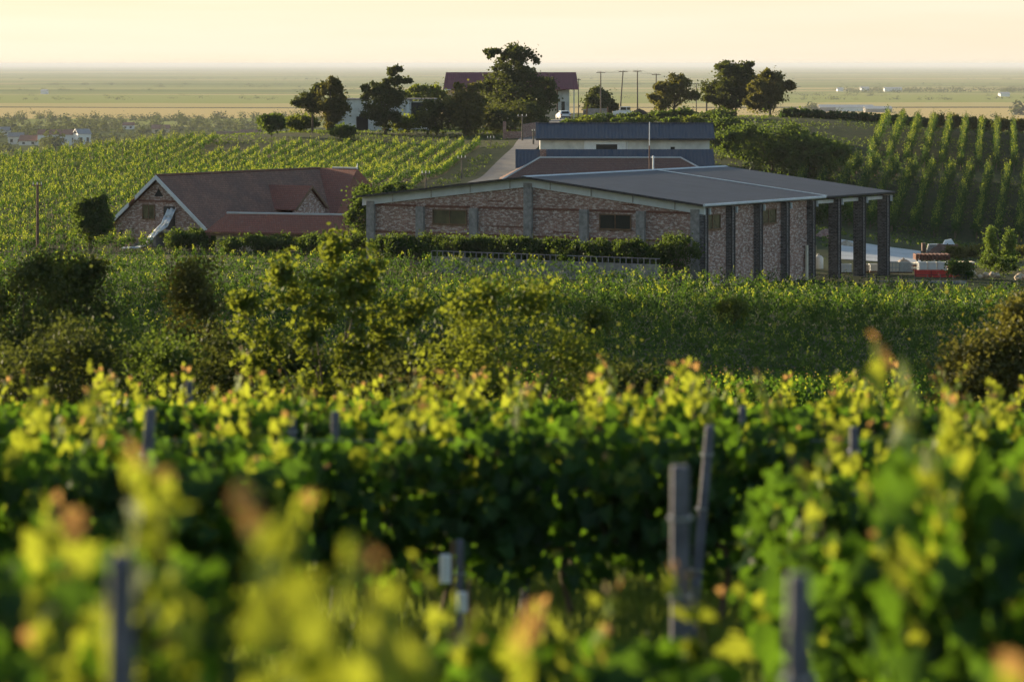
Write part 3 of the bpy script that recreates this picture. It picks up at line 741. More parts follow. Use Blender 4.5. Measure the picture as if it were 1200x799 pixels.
# ------------------------------------------------------------------ white derelict building
wb = empty('derelict_white_building', (PX(388, 505), 505, PZ(151, 505) - .3), R(-3)); tag(wb, 'single storey white flat roofed derelict building behind the trees', 'building')
s_ = 505 / F; zt = 34 * s_ + .3
m = MB(); m.box(0, 3.7, 0, 6, -1, zt); m.box(3.7, 4.1, 0, 6, 2.1, zt); m.box(3.702, 5.5, .0, 6, 2.4, zt); m.box(5.502, 11.6, 0, 6, -1, zt); m.box(11.602, 15.2, 0, 6, -1, zt - .25)
m.build('wall', M['plaster'], wb)
MB().box(-.15, 15.3, -.2, 6.2, zt + .003, zt + .18).build('roof', M['concrete'], wb)
MB().box(3.75, 5.45, .6, .7, -1, 2.4).build('doorway', M['dark'], wb)
MB().box(11.9, 13.9, -.05, -.003, 1.6, zt - .4).build('window', M['glass'], wb)
MB().box(14.1, 14.5, -.3, -.003, -1, zt - .1).build('column', M['white'], wb)
MB().box(11.2, 11.6, -.3, -.003, -1, zt - .1).build('column', M['white'], wb)
MB().box(-.5, 16, -1.6, -1.3, -1.5, -.2).build('plinth', M['concrete_pale'], wb)
# ------------------------------------------------------------------ house with the maroon roof
D_ = 600; s_ = D_ / F
rh = empty('maroon_roof_house', (PX(518, D_), D_, PZ(140, D_) - .5)); tag(rh, 'two storey beige house with long maroon metal roof on the hilltop', 'house')
zr, ze = (140 - 85) * s_ + .5, (140 - 103.5) * s_ + .5; LH = 160 * s_
MB().box(1.0, LH - 3.6, 0, 9, -1, ze - .05).build('wall', M['beige'], rh)
MB().box(LH - 3.597, LH - 1.6, .9, 8.1, -1, ze - .05).build('side_wall', M['plaster'], rh)
m = MB(); m.slab([(.2, -.9, ze - .15), (LH, -.9, ze - .15), (LH - .35, 4.5, zr), (.6, 4.5, zr)], .12); m.slab([(.6, 4.5, zr), (LH - .35, 4.5, zr), (LH, 9.9, ze - .15), (.2, 9.9, ze - .15)], .12)
r_ = m.build('roof', M['roof_maroon'], rh)
m = MB(); m.extr([(LH - .6, -.5, ze - .2), (LH - .6, 9.5, ze - .2), (LH - .75, 4.5, zr - .2)], (.1, 0, 0)); m.build('gable_board', M['roof_maroon'], r_)
MB().tube([(LH - 3.7, -.12, -1), (LH - 3.7, -.12, ze - .5), (LH - 2.3, -.8, ze - .25)], .09, 6).build('downpipe', M['wood'], rh)
MB().box(LH - 3.0, LH - 2.4, .84, .897, 2.0, 3.6).build('window', M['glass'], rh)
MB().box(LH - .9, LH - .7, .2, .4, -1, ze - .2).build('veranda_post', M['plaster'], rh)
MB().box(.4, 1.6, -1.2, -.95, ze - .35, ze - .2).build('roof_flashing', M['white'], rh)
for x in (3, 7, 17): window(rh, x, x + 1.1, 2.9, 4.2, 0, M['glass'], M['wood'])

# ------------------------------------------------------------------ walls, gate, mound
gw = empty('brick_garden_wall', on(604, 462)); tag(gw, 'low red brick garden wall with a taller end pillar by the lane', 'wall')
MB().box(-1.7, -1.25, -.2, .25, -1, 2.3).build('pillar', M['brickwall_red'], gw); MB().box(-1.247, 1.1, 0, .2, -1, .95).build('wall', M['brickwall_red'], gw)
m = MB(); m.hexa([(1.1, 0, -1), (3.2, 7, -1), (3.0, 7.1, -1), (.9, .2, -1)], [(1.1, 0, 1.9), (3.2, 7, 2.1), (3.0, 7.1, 2.1), (.9, .2, 1.9)]); m.build('wall_return', M['brickwall_red'], gw)
gt = empty('metal_gate', on(700, 572)); tag(gt, 'grey sheet metal gate beside the round dark bush on the hilltop', 'gate')
MB().box(-1.6, 1.6, 0, .06, .05, 1.75).build('gate_panel', M['concrete'], gt); MB().box(-1.85, -1.61, -.1, .15, -.4, 2.0).build('gate_post', M['wood'], gt); MB().box(1.61, 1.85, -.1, .15, -.4, 2.0).build('gate_post', M['wood'], gt)
gp = empty('gate_pillar', on(685, 575)); tag(gp, 'lone dark brick pillar left of the metal gate', 'pillar')
MB().box(-.25, .25, -.25, .25, -.4, 1.55).build('shaft', M['brick_dark'], gp); MB().box(-.32, .32, -.32, .32, 1.553, 1.7).build('cap', M['concrete'], gp)
def mound(name, px, d, wd, ht, mat, label, cat, seed):
    rng = np.random.default_rng(seed); nn = 28; P = on(px, d)
    V = []; Fq = []
    for j in range(nn):
        for i in range(nn):
            x = (i / (nn - 1) - .5) * 2; y = (j / (nn - 1) - .5) * 2; r = math.hypot(x, y)
            z = max(0, 1 - r ** 1.5) * ht * (1 + rng.normal() * .08) + (rng.random() * .06 * ht if r < 1 else 0) - .12
            V.append((x * wd / 2, y * wd / 2.4, z))
    for j in range(nn - 1):
        for i in range(nn - 1): k = j * nn + i; Fq.append((k, k + 1, k + 1 + nn, k + nn))
    me = bpy.data.meshes.new(name); fill(me, np.array(V), np.array(Fq)); o = link(name, me, None, (mat,)); o.location = P
    return tag(o, label, cat)
mound('soil_mound', 749, 550, 4.6, 1.35, M['soil'], 'dark heap of soil on the hilltop beside the white pickup', 'soil heap', 3)

# ------------------------------------------------------------------ cars
def car(label, px, d, rz, pickup=False):
    r = empty('parked_car' if not pickup else 'pickup_truck', on(px, d), rz); tag(r, label, 'car' if not pickup else 'truck')
    # local: x forward
    prof = [(-2.1, .35), (-2.15, .85), (-2.0, 1.0), (-1.6, 1.42), (-.2, 1.48), (.55, 1.02), (1.9, .86), (2.15, .6), (2.1, .32)] if not pickup else \
           [(-2.4, .45), (-2.4, 1.15), (-.3, 1.15), (-.25, 1.85), (.9, 1.85), (1.3, 1.2), (2.3, 1.05), (2.35, .45)]
    sh = [.86 if z < 1.1 else .70 for x, z in prof]
    m = MB(); k = len(prof)
    for i in range(k):
        pass
    n0 = len(m.v); m.v += [(x, -s, z) for (x, z), s in zip(prof, sh)] + [(x, s, z) for (x, z), s in zip(prof, sh)]
    m.f.append(tuple(range(k))); m.f.append(tuple(range(2 * k - 1, k - 1, -1))); m.m += [0, 0]
    for i in range(k): j = (i + 1) % k; m.f.append((i, j, k + j, k + i)); m.m.append(0)
    b_ = m.build('body', M['carwhite'], r)
    bv = b_.modifiers.new('bev', 'BEVEL'); bv.width = .06; bv.segments = 2
    if not pickup:
        m = MB(); m.hexa([(-2.04, -.62, 1.0), (-2.04, .62, 1.0), (-1.99, .62, 1.0), (-1.99, -.62, 1.0)], [(-1.70, -.56, 1.38), (-1.70, .56, 1.38), (-1.66, .56, 1.38), (-1.66, -.56, 1.38)]); m.build('rear_window', M['glass'], r)
        m = MB(); m.hexa([(.5, -.62, 1.06), (.62, -.62, 1.04), (.62, .62, 1.04), (.5, .62, 1.06)], [(-.15, -.58, 1.42), (-.1, -.58, 1.46), (-.1, .58, 1.46), (-.15, .58, 1.42)]); m.build('windscreen', M['glass'], r)
        for s in (-1, 1):
            MB().box(-1.5, .3, s * .80 - .02, s * .80 + .02, 1.0, 1.35).build('side_window', M['glass'], r)
            MB().box(-2.2, -2.12, s * .72 - .1, s * .72 + .1, .75, .95).build('tail_lamp', M['blackplastic'], r)
        MB().box(-2.24, -2.1, -.8, .8, .35, .58).build('bumper', M['darksteel'], r)
    else:
        for s in (-1, 1): MB().box(-.15, .85, s * .73 - .02, s * .73 + .02, 1.3, 1.75).build('side_window', M['glass'], r)
        MB().box(-.30, -.26, -.6, .6, 1.3, 1.75).build('rear_window', M['glass'], r)
        MB().box(.95, 1.05, -.6, .6, 1.3, 1.7).build('windscreen', M['glass'], r)
    for x in (-1.35, 1.35):
        for s in (-1, 1):
            wv = MB().tube([(x, s * .72, .33), (x, s * .9, .33)], .33, 14).build('wheel', M['tyre'], r)
            MB().tube([(x, s * .903, .33), (x, s * .92, .33)], .19, 12).build('rim', M['cage'], wv)
    return r
car('white hatchback parked on the lane beside the maroon roofed house', 660, 556, R(100))
car('small white pickup standing behind the dark soil heap', 735, 566, R(150), True)

# ------------------------------------------------------------------ utility poles
def pole(label, px, d, py_top, base_d=None, lean=0, arm=1.5, r=.11, mat='pole_wood', ins=3, py_base=None):
    p = on(px, d); h = PZ(py_top, d) - p.z
    root = empty('utility_pole', p); tag(root, label, 'utility pole', 'utility poles around the farm')
    MB().tube([(0, 0, -.4), (lean * h, 0, h)], [r * 1.25, r * .8], 8).build('pole_shaft', M[mat], root)
    x = lean * (h - .25)
    a = MB().box(x - arm / 2, x + arm / 2, -r - .12, -r - .01, h - .30, h - .18).build('crossarm', M[mat], root)
    for i in range(ins):
        xx = x - arm / 2 + .1 + (arm - .2) * i / (ins - 1)
        MB().tube([(xx, -r - .06, h - .178), (xx, -r - .06, h + .06)], [.045, .03], 6).build('insulator', M['plastic_white'], a)
    return p, h, x
pp = []
pp.append(pole('tall pole standing behind the round dark bush on the hilltop', 704, 568, 83.5))
pp.append(pole('leaning pole rising behind the white pickup', 726, 572, 82.5, lean=.075))
pp.append(pole('upright pole between the leaning pole and the tree, by the soil heap', 747, 565, 82))
pp.append(pole('pole touching the left edge of the round walnut tree', 769, 570, 86))
pole('slim pole just right of the round walnut tree', 816, 640, 97, arm=1.2, r=.09)
pole('stubby pole at the left edge of the big double tree', 828, 545, 104, arm=.6, r=.13, ins=2)
q1 = pole('wooden pole beside the brick garden wall on the lane', 612, 455, 134.5, arm=1.3)
pole('leaning short pole at the bend of the lane by the blue roof', 625, 445, 152, arm=.5, ins=2)
pole('pole standing in the dark bank right of the last vine row', 541, 372, 183, arm=1.0, r=.08)
pole('pole whose top shows just above the winery roof', 499, 330, 201, arm=.9, r=.09)
pole('pole at the upper end of the vine rows under the trees', 575, 440, 160, arm=1.0, r=.06)
pole('dark pole on the left slope between vineyard and near field', 44, 292, 214, arm=.9, r=.13, mat='rust')
pole('slim pole behind the right corner of the maroon roofed house', 678, 606, 92, arm=.8, r=.08, ins=2)
m = MB()
for a_, b_ in zip(pp[:-1], pp[1:]):
    for s in (-.6, .6):
        A_ = Vector((a_[0].x + a_[2] + s, a_[0].y, a_[0].z + a_[1])); B_ = Vector((b_[0].x + b_[2] + s, b_[0].y, b_[0].z + b_[1]))
        m.tube([A_.lerp(B_, t / 6) - Vector((0, 0, .35 * 4 * (t / 6) * (1 - t / 6))) for t in range(7)], .012, 4)
tag(m.build('overhead_cable', M['darksteel'], fix=False), 'thin sagging cables strung between the four hilltop poles', 'cable')

# ------------------------------------------------------------------ trees on the hilltop
TG = 'trees around the hilltop buildings'
tree('conifer_tree', 'leaning dark pine with bare lower trunk, leftmost tree on the hilltop', 366, 482, 7.2, 4.6, 11, 'tree', group=TG, trunk=.5, nclump=26, nleaf=55, r0=.16,
     blobs=[(-.28, 0, .58, .34, .12), (.05, 0, .72, .28, .15), (.28, 0, .88, .18, .13), (.05, 0, .5, .3, .10)])
tree('hilltop_tree', 'narrow upright tree with two trunks right of the leaning pine', 388, 480, 8.3, 4.6, 12, 'tree_warm', group=TG, trunk=.3, nleaf=80, clump=.22,
     blobs=[(0, 0, .55, .40, .30), (.02, 0, .82, .26, .17), (.12, 0, .4, .38, .18), (0, 0, .2, .25, .14)])
tree('hilltop_tree', 'ragged dark tree with a tall side spire in front of the white building', 452, 478, 9.6, 6.2, 13, 'tree', group=TG, trunk=.25, nleaf=75, clump=.22,
     blobs=[(-.15, 0, .45, .42, .28), (0, 0, .2, .34, .16), (.2, 0, .62, .25, .26), (.22, 0, .88, .12, .12), (-.28, 0, .68, .2, .1), (.3, 0, .78, .2, .05)])
tree('hilltop_tree', 'pale green rounded tree top showing above the white building', 498, 540, 6.6, 6.5, 14, 'sapling', group=TG, nleaf=60, blobs=[(0, 0, .75, .42, .25), (.3, 0, .62, .3, .2)])
tree('hilltop_bush', 'low dark round bush between white building and brown tree', 512, 474, 5.2, 5.6, 15, 'tree', cat='bush', group=TG, trunk=.15, blobs=[(0, 0, .5, .5, .48)])
tree('hilltop_tree', 'brownish olive tree in front of the maroon roof', 546, 472, 7.5, 5.6, 16, 'tree_warm', group=TG, trunk=.2, blobs=[(0, 0, .5, .46, .34), (0, 0, .8, .28, .2), (.1, 0, .3, .45, .25)])
tree('walnut_tree', 'tallest spreading tree covering the middle of the maroon roofed house', 603, 486, 12.3, 10.4, 17, 'tree', group=TG, trunk=.22, nclump=95, nleaf=95, clump=.16,
     blobs=[(0, 0, .42, .5, .30), (-.05, 0, .72, .30, .17), (.02, 0, .92, .30, .075), (-.28, 0, .90, .13, .045), (.30, 0, .34, .3, .16), (.16, 0, .84, .2, .08)])
tree('hilltop_bush', 'dense dark undergrowth at the foot of the tallest tree', 598, 478, 4.4, 9.5, 18, 'tree', cat='bush', group=TG, trunk=.15, blobs=[(0, 0, .45, .5, .5), (-.35, 0, .4, .3, .35)])
tree('hilltop_bush', 'round dark dome shaped bush behind the grey metal gate', 702, 580, 5.3, 4.4, 19, 'tree', cat='bush', group=TG, trunk=.15, nleaf=110, blobs=[(0, 0, .5, .46, .4), (.1, 0, .35, .5, .3), (0, 0, .8, .25, .18)])
tree('hilltop_tree', 'airy round walnut tree among the poles', 790, 560, 7.3, 8.0, 20, 'tree_warm', group=TG, trunk=.25, nclump=55, clump=.2,
     blobs=[(.05, 0, .58, .40, .30), (.0, 0, .83, .24, .14), (-.3, 0, .32, .25, .22), (.4, 0, .48, .18, .1), (-.25, 0, .62, .22, .12)])
tree('hilltop_tree', 'large dark oak, left of the touching pair right of the poles', 862, 528, 8.8, 8.4, 21, 'tree', group=TG, trunk=.2, nclump=70, nleaf=95, clump=.2,
     blobs=[(0, 0, .52, .46, .34), (0, 0, .82, .34, .16), (-.2, 0, .3, .35, .2)])
tree('hilltop_tree', 'slightly lower warm oak, right of the touching pair', 903, 520, 7.4, 7.4, 22, 'tree_warm', group=TG, trunk=.2, nclump=60, nleaf=90, clump=.2,
     blobs=[(0, 0, .52, .42, .34), (.05, 0, .82, .26, .15), (.38, 0, .62, .16, .1), (-.15, 0, .3, .35, .2)])
tree('bush', 'dark spiky bush at the top corner of the left vineyard', 318, 468, 3.1, 3.0, 23, 'shrub', cat='bush', trunk=.2, nleaf=60)
tree('bush', 'yellowish shrub at the foot of the leaning pine', 352, 486, 2.3, 4.4, 24, 'sapling', cat='bush', trunk=.1, nleaf=50)
tree('bush', 'yellow leaved shrub in front of the derelict white wall', 478, 482, 2.4, 4.4, 25, 'sapling', cat='bush', trunk=.1, nleaf=50)
tree('bush', 'small dark shrub on the track above the vine rows', 403, 462, 1.9, 2.6, 26, 'shrub', cat='bush', trunk=.1, nleaf=50)
# dark thicket right of blue roofs
TK = 'dark bushes right of the blue roofs'
for i, (px, d, h, wd, lab) in enumerate(((868, 425, 4.6, 7.0, 'dark bush at the right end of the blue roof'), (905, 405, 6.0, 10, 'widest dark green bush in the thicket above the winery roof'),
      (948, 400, 5.6, 7.5, 'dark bush at the right end of the thicket'), (880, 372, 3.6, 9, 'low bush directly behind the winery roof ridge'), (935, 365, 3.3, 8, 'low dark bush behind the open end of the roof'),
      (852, 445, 4.6, 4.5, 'upright bush touching the blue roof corner'), (975, 425, 3.6, 5, 'brownish bush where the thicket meets the vine rows'))):
    tree('thicket_bush', lab, px, d, h, wd, 40 + i, 'shrub', cat='bush', group=TK, trunk=.12, nclump=60, nleaf=85, clump=.24, blobs=[(0, 0, .45, .5, .45), (.2, 0, .6, .3, .3)])
# brush on the hilltop edge
SG = 'small shrubs along the hilltop edge'
rng = np.random.default_rng(5); k = 0
names = ['leftmost', 'second', 'third', 'fourth', 'fifth', 'sixth', 'seventh', 'eighth', 'ninth', 'tenth', 'eleventh', 'twelfth', 'thirteenth', 'fourteenth', 'fifteenth', 'sixteenth', 'seventeenth', 'eighteenth', 'nineteenth', 'twentieth']
for i, px in enumerate((925, 943, 960, 977, 993, 1010, 1029, 1047, 1066, 1083, 1100, 1118, 1137, 1156, 1176, 1195)):
    wm = px > 1090
    tree('hedge_shrub', '%s shrub, %s from the left in the row on the right skyline' % ('brownish dry' if wm and i % 2 else 'round green', names[i].replace('leftmost', 'first')), px, 512, (1.05 if not wm else 1.8) * rng.uniform(.85, 1.15), 1.7 * rng.uniform(.8, 1.2), 60 + i,
         'tree_warm' if wm else 'vine_far', cat='shrub', group=SG, trunk=.12, nclump=22, nleaf=40, blobs=[(0, 0, .5, .5, .45)])
SB = 'low scrub on the bank above the blue roof'
for i, (px, d, h) in enumerate(((668, 500, 1.0), (688, 500, 1.6), (706, 506, 1.9), (728, 492, 1.7), (750, 495, 1.4), (774, 505, 2.0), (800, 508, 2.2), (812, 490, 1.6), (828, 500, 1.8), (846, 505, 1.8), (858, 470, 2.2), (738, 512, 1.5), (786, 492, 1.3))):
    tree('scrub_bush', 'yellow green scrub %s above the blue roof ridge' % ['tuft beside the lane', 'clump right of the lane', 'clump below the metal gate', 'clump left of the soil heap', 'clump below the soil heap', 'bush below the walnut tree', 'bush under the walnut tree right side',
         'clump right below the walnut tree', 'clump left of the oaks', 'clump beneath the oaks', 'bush at the roof corner', 'clump behind the soil heap', 'tuft below the walnut trunk'][i], px, d, h * .72, h * 1.9, 90 + i, 'sapling' if i % 3 == 1 else 'shrub', cat='shrub', group=SB, trunk=.1, nclump=16, nleaf=36, blobs=[(0, 0, .45, .5, .45)])
# around barn and winery
tree('slope_tree', 'dark leafy tree left of the barn gable', 106, 293, 5.4, 3.0, 31, 'shrub', trunk=.2, nleaf=90, nclump=70, blobs=[(0, 0, .5, .46, .4), (.15, 0, .7, .3, .25)])
tree('corner_tree', 'dark tree in the gap between barn roof and winery corner', 428, 279, 5.0, 3.0, 32, 'shrub', trunk=.2, nleaf=80, blobs=[(0, 0, .55, .42, .38), (.1, 0, .8, .32, .16)])
tree('corner_tree', 'bushy tree top above the left end of the winery roof', 452, 296, 5.6, 5.4, 33, 'shrub', trunk=.2, nleaf=80, blobs=[(0, 0, .68, .45, .26), (.2, 0, .78, .2, .12)])
HG = 'clipped hedge shrubs before the winery wall'
order = list(range(16))
for i in order:
    s = 25.5 - i * 1.68; p = fac(s, 3.3 + .3 * math.sin(i * 2)); zb = CZ - 15.2
    tree('hedge_shrub', 'dark green hedge shrub at the winery wall, %s from the left' % names[i].replace('leftmost', 'first') if i < 15 else 'largest round dark shrub at the right end of the winery hedge', 0, 250,
         2.35 * (1 + .13 * math.sin(i * 3.1)) + (.35 if i == 15 else 0), 2.3 + (.8 if i == 15 else 0), 120 + i, 'shrub', cat='shrub', group=HG, trunk=.1, nclump=34, nleaf=60, ls=.16, base=(p.x, p.y, zb), blobs=[(0, 0, .5, .5, .45)])
BG = 'low shrubs before the barn and tiled shed'
for i, (px, d, h, wd) in enumerate(((205, 291, 1.8, 1.8), (222, 290, 2.0, 2.0), (240, 289, 1.8, 2.0), (268, 282, 1.4, 1.8), (300, 281, 1.7, 2.4), (328, 281, 1.6, 2.2), (360, 279, 1.7, 2.4), (390, 277, 1.7, 2.3), (415, 275, 1.8, 2.2))):
    p = on(px, d)
    tree('garden_shrub', 'dark low shrub %s' % ['below the outside stair of the barn', 'below the middle of the barn gable', 'at the right corner of the barn gable', 'at the left end of the tiled shed', 'left of centre before the tiled shed', 'at the centre of the tiled shed',
         'right of centre before the tiled shed', 'near the right end of the tiled shed', 'between the tiled shed and winery corner'][i], px, d, h, wd, 150 + i, 'shrub', cat='shrub', group=BG, trunk=.1, nclump=30, nleaf=50, ls=.17, blobs=[(0, 0, .5, .5, .45)])
tree('young_cypress', 'slim bright green young conifer, left one of two by the yard', 1161, 296, 3.7, .62, 171, 'cypress', trunk=.1, nclump=40, nleaf=30, ls=.16, r0=.05, blobs=[(0, 0, .3, .5, .25), (0, 0, .6, .35, .25), (0, 0, .85, .15, .15)], shell=.1)
tree('young_cypress', 'slim bright green young conifer, right one of two by the yard', 1183, 296, 3.6, .6, 172, 'cypress', trunk=.1, nclump=40, nleaf=30, ls=.16, r0=.05, blobs=[(0, 0, .3, .5, .25), (0, 0, .6, .35, .25), (0, 0, .85, .15, .15)], shell=.1)
for i, (px, d, h, wd, lab) in enumerate(((1128, 270, 1.6, 2.4, 'green shrub at the right end of the red board'), (1170, 276, 2.0, 3.0, 'dark shrub beneath the two young conifers'), (1150, 325, 1.3, 3.0, 'dry brownish shrub behind the stones'), (1190, 325, 1.4, 3.2, 'brown weeds at the right edge of the yard'), (1125, 318, 1.1, 2.6, 'pale weeds right of the pallet stack'))):
    tree('yard_shrub', lab, px, d, h, wd, 180 + i, 'tree_warm' if i > 1 else 'shrub', cat='shrub', trunk=.1, nclump=26, nleaf=45, ls=.16, blobs=[(0, 0, .5, .5, .45)])

# ------------------------------------------------------------------ yard clutter
def at(px, d, py=None): p = on(px, d); return p if py is None else Vector((p.x, p.y, PZ(py, d)))
YD = 284
def base_y(px, d): return on(px, d)
def crate(name, label, px, d, wd, dp, ht, shell, inner, cat, rz=0, lift=0, ribs=4, group=None):
    r = empty(name, on(px, d) + Vector((0, 0, lift)), rz); tag(r, label, cat, group)
    MB().box(-wd / 2 + .05, wd / 2 - .05, -dp / 2 + .05, dp / 2 - .05, .15, ht - .03).build('container', M[inner], r)
    m = MB()
    for i in range(ribs + 1):
        x = -wd / 2 + wd * i / ribs; m.box(x - .025, x + .025, -dp / 2 - .0, -dp / 2 + .04, .12, ht); m.box(x - .025, x + .025, dp / 2 - .04, dp / 2, .12, ht)
    for s4 in (-1, 1): m.box(s4 * wd / 2 - .02, s4 * wd / 2 + .02, -dp / 2, dp / 2, ht - .03, ht + .018)
    for z in (.14, ht * .5, ht - .03): m.box(-wd / 2 - .03, wd / 2 + .03, -dp / 2 - .03, -dp / 2 + .047, z, z + .05); m.box(-wd / 2 - .03, wd / 2 + .03, dp / 2 - .047, dp / 2 + .03, z, z + .05)
    o_f = m.build('frame', M[shell], r); MB().box(-wd / 2, wd / 2, -dp / 2 + .02, dp / 2 - .02, 0, .12).build('pallet', M['wood'], r)
    return r
def yb(py, px, d):    # lift so that the object's foot shows at photo row py
    return PZ(py, d) - G(PX(px, d), d)
def setz(o, py, d): o.location.z = PZ(py, d); return o
# white cylindrical tank with pipes
tk = empty('storage_tank', at(959, 281, 319)); tag(tk, 'white cylindrical tank with domed top beside the winery wall', 'tank')
MB().tube([(0, 0, -.6), (0, 0, 1.15), (0, 0, 1.32), (0, 0, 1.42)], [.42, .42, .3, .08], 16).build('tank_body', M['plastic_white'], tk, True)
MB().tube([(0, 0, 1.421), (0, 0, 1.5)], .12, 10).build('lid', M['cage'], tk)
ps = empty('pipe_pair', at(953, 279, 319)); tag(ps, 'two upright cream pipes beside the white tank', 'pipes')
for x in (-.14, .14): MB().tube([(x, 0, -.6), (x, 0, 2.2)], .10, 8).build('pipe', M['cream'], ps)
crate('white_crate', 'white plastic crate on the yard, seen between pillars', 989, 276, 1.0, 1.0, .75, 'plastic_white', 'tarp', 'crate'); bpy.context.view_layer.update()
for o_, px, py, d in ((bpy.data.objects['white_crate'], 990, 320.5, 276),): o_.location = at(px, d, py)
hp = mound('debris_heap', 983, 279, 1.4, 1.0, M['darksteel'], 'small dark heap of scrap behind the white crate', 'scrap heap', 9); setz(hp, 320, 279)
def c2(*a, py=321, **k):
    r = crate(*a, **k); r.location.z = PZ(py - 2, a[3]); return r
c2('steel_bin', 'dark grey metal bin on the yard between the last pillars', 1013, 278, .9, .9, .65, 'cage', 'concrete', 'bin', py=321)
c2('white_crate', 'white ribbed crate beside the dark bin and the last pillar', 1024, 277, .75, .9, .65, 'plastic_white', 'plastic_white', 'crate', py=321)
c2('liquid_container', 'cream caged container right of the last pillar', 1045, 277, 1.15, 1.0, .9, 'cage', 'cream', 'container', py=322)
c2('liquid_container', 'grey caged container between cream container and red board', 1061, 277, 1.0, 1.0, .85, 'cage', 'cage', 'container', py=322)
for i, (px, lab) in enumerate(((1081, 'white ribbed crate, leftmost of three behind the red board'), (1092, 'white ribbed crate, middle of three behind the red board'), (1103, 'white ribbed crate, rightmost of three behind the red board'))):
    c2('white_crate', lab, px, 277.5, .76, .9, .95, 'plastic_white', 'plastic_white', 'crate', py=323, group='white crates behind the red board')
rb = empty('red_board', at(1100, 275, 321)); tag(rb, 'long bright red board fence lying before the white crates', 'board')
MB().box(-1.95, 0.5, 0, .08, -.3, .33).build('panel', M['redboard'], rb); MB().box(.503, 1.95, .03, .1, -.3, .26).build('panel', M['redboard'], rb)
for x in (-1.9, -.6, .7, 1.85): MB().box(x - .05, x + .05, -.06, -.003, -.4, .3).build('stake', M['blackplastic'], rb)
# stacked pallets with white legs
pl = empty('pallet_stack', at(1092, 290, 314)); tag(pl, 'stack of rust red beams and pallets with pale legs', 'pallets')
m = MB(); rr = random.Random(8)
for j in range(3):
    for i in range(9): x = -1.4 + i * .34; m.box(x - .09, x + .09, -1 + rr.uniform(-.15, .15), 1, .75 + j * .17, .86 + j * .17)
    m.box(-1.45, 1.45, -.9, -.8, .70 + j * .17, .747 + j * .17); m.box(-1.45, 1.45, .8, .9, .70 + j * .17, .747 + j * .17)
m.build('beam_layer', M['lintel'], pl)
for x in (-1.35, -.7, -.1, .55, 1.2): MB().box(x - .07, x + .07, -.85, -.7, -.6, .7).build('leg', M['cream'], pl)
m = MB(); m.hexa([(-1.0, -1.1, 0), (-.9, -1.1, -.1), (-.9, -1.0, -.1), (-1, -1, 0)], [(.1, -1.1, .75), (.2, -1.1, .7), (.2, -1.0, .7), (.1, -1, .75)]); m.build('brace', M['cream'], pl)
gs = mound('sand_heap', 1058, 292, 2.6, .75, M['stone'], 'pale heap of sand and sacks left of the pallet stack', 'sand heap', 12); setz(gs, 313, 292)
for i, (px, d, py, n_, lab) in enumerate(((1118, 281, 319, 3, 'short stack of wooden pallets right of the white crates'), (1132, 284, 318, 5, 'taller stack of wooden pallets before the weeds'), (1071, 283, 317, 4, 'pallet stack with pale boards left of the red beams'))):
    q = empty('pallet_pile', at(px, d, py), .2 * i); tag(q, lab, 'pallets', 'wooden pallet piles on the yard')
    for j in range(n_):
        m = MB(); m.box(-.6, .6, -.5, -.4, j * .17, j * .17 + .1); m.box(-.6, .6, .4, .5, j * .17, j * .17 + .1)
        for t_ in range(6): x = -.6 + t_ * .22; m.box(x, x + .13, -.5, .5, j * .17 + .103, j * .17 + .14)
        m.build('pallet', M['cream'] if (i + j) % 2 else M['lintel'], q)
# far pile of scrap
fp = empty('stacked_slabs', at(1096, 330, 297)); tag(fp, 'stack of grey slabs and sheets at the far side of the yard', 'slabs')
m = MB()
for j in range(6): m.box(-.9 + .05 * j, 1.6 - .08 * j, -.6, .6, -.2 + j * .19, -.05 + j * .19)
m.build('slab_layer', M['cage'], fp); MB().box(-1.3, -.95, -.4, .3, -.2, 1.0).build('rusty_frame', M['rust'], fp)
f2 = empty('scrap_machine', at(1110, 328, 293)); tag(f2, 'rusty red and white scrap machinery on the grey slabs', 'machinery')
MB().box(-.9, 1.0, -.5, .5, .1, .55).build('chassis', M['rust'], f2); m = MB(); m.hexa([(-.4, -.4, .553), (.7, -.4, .553), (.7, .4, .553), (-.4, .4, .553)], [(-.2, -.3, .95), (.4, -.3, 1.05), (.4, .3, 1.05), (-.2, .3, .95)]); m.build('hood', M['tarp'], f2)
for x in (-.6, .7):
    for s in (-1, 1): MB().tube([(x, s * .45, .12), (x, s * .6, .12)], .28, 12).build('wheel', M['tyre'], f2)
h3 = mound('brick_heap', 968, 330, 2.6, .9, M['brickwall_red'], 'reddish heap of broken bricks behind the white tank', 'brick heap', 13)
h4 = mound('rubble_heap', 992, 320, 2.2, .6, M['stone'], 'grey stone rubble heap seen between the pillars', 'rubble heap', 14)
h5 = mound('scrap_heap', 1102, 322, 3.2, 1.1, M['rust'], 'brown scrap heap between pallet stack and grey slabs', 'scrap heap', 15)
def stones(label, px, d, py, nst, spread, seed, group):
    rng = random.Random(seed)
    for i in range(nst):
        m = MB(); r = rng.uniform(.18, .36)
        import bmesh
        bm = bmesh.new(); bmesh.ops.create_icosphere(bm, subdivisions=2, radius=r)
        for v in bm.verts: v.co *= rng.uniform(.8, 1.2)
        for v in bm.verts: v.co.z *= .8
        me = bpy.data.meshes.new('boulder'); bm.to_mesh(me); bm.free()
        o = link('boulder', me, None, (M['stone'],)); x = PX(px, d) + (i - (nst - 1) / 2) * spread / nst + rng.uniform(-.1, .1); o.location = (x, d + rng.uniform(-.6, .6), PZ(py, d) + r * .6 + (i % 2) * .25)
        tag(o, label[i], 'boulder', group)
o9 = names
stones(['pale boulder beside the crates, %s of seven from left' % names[i].replace('leftmost', 'first') for i in range(7)], 1152, 274, 326, 7, 2.6, 4, 'pale boulders right of the red board')
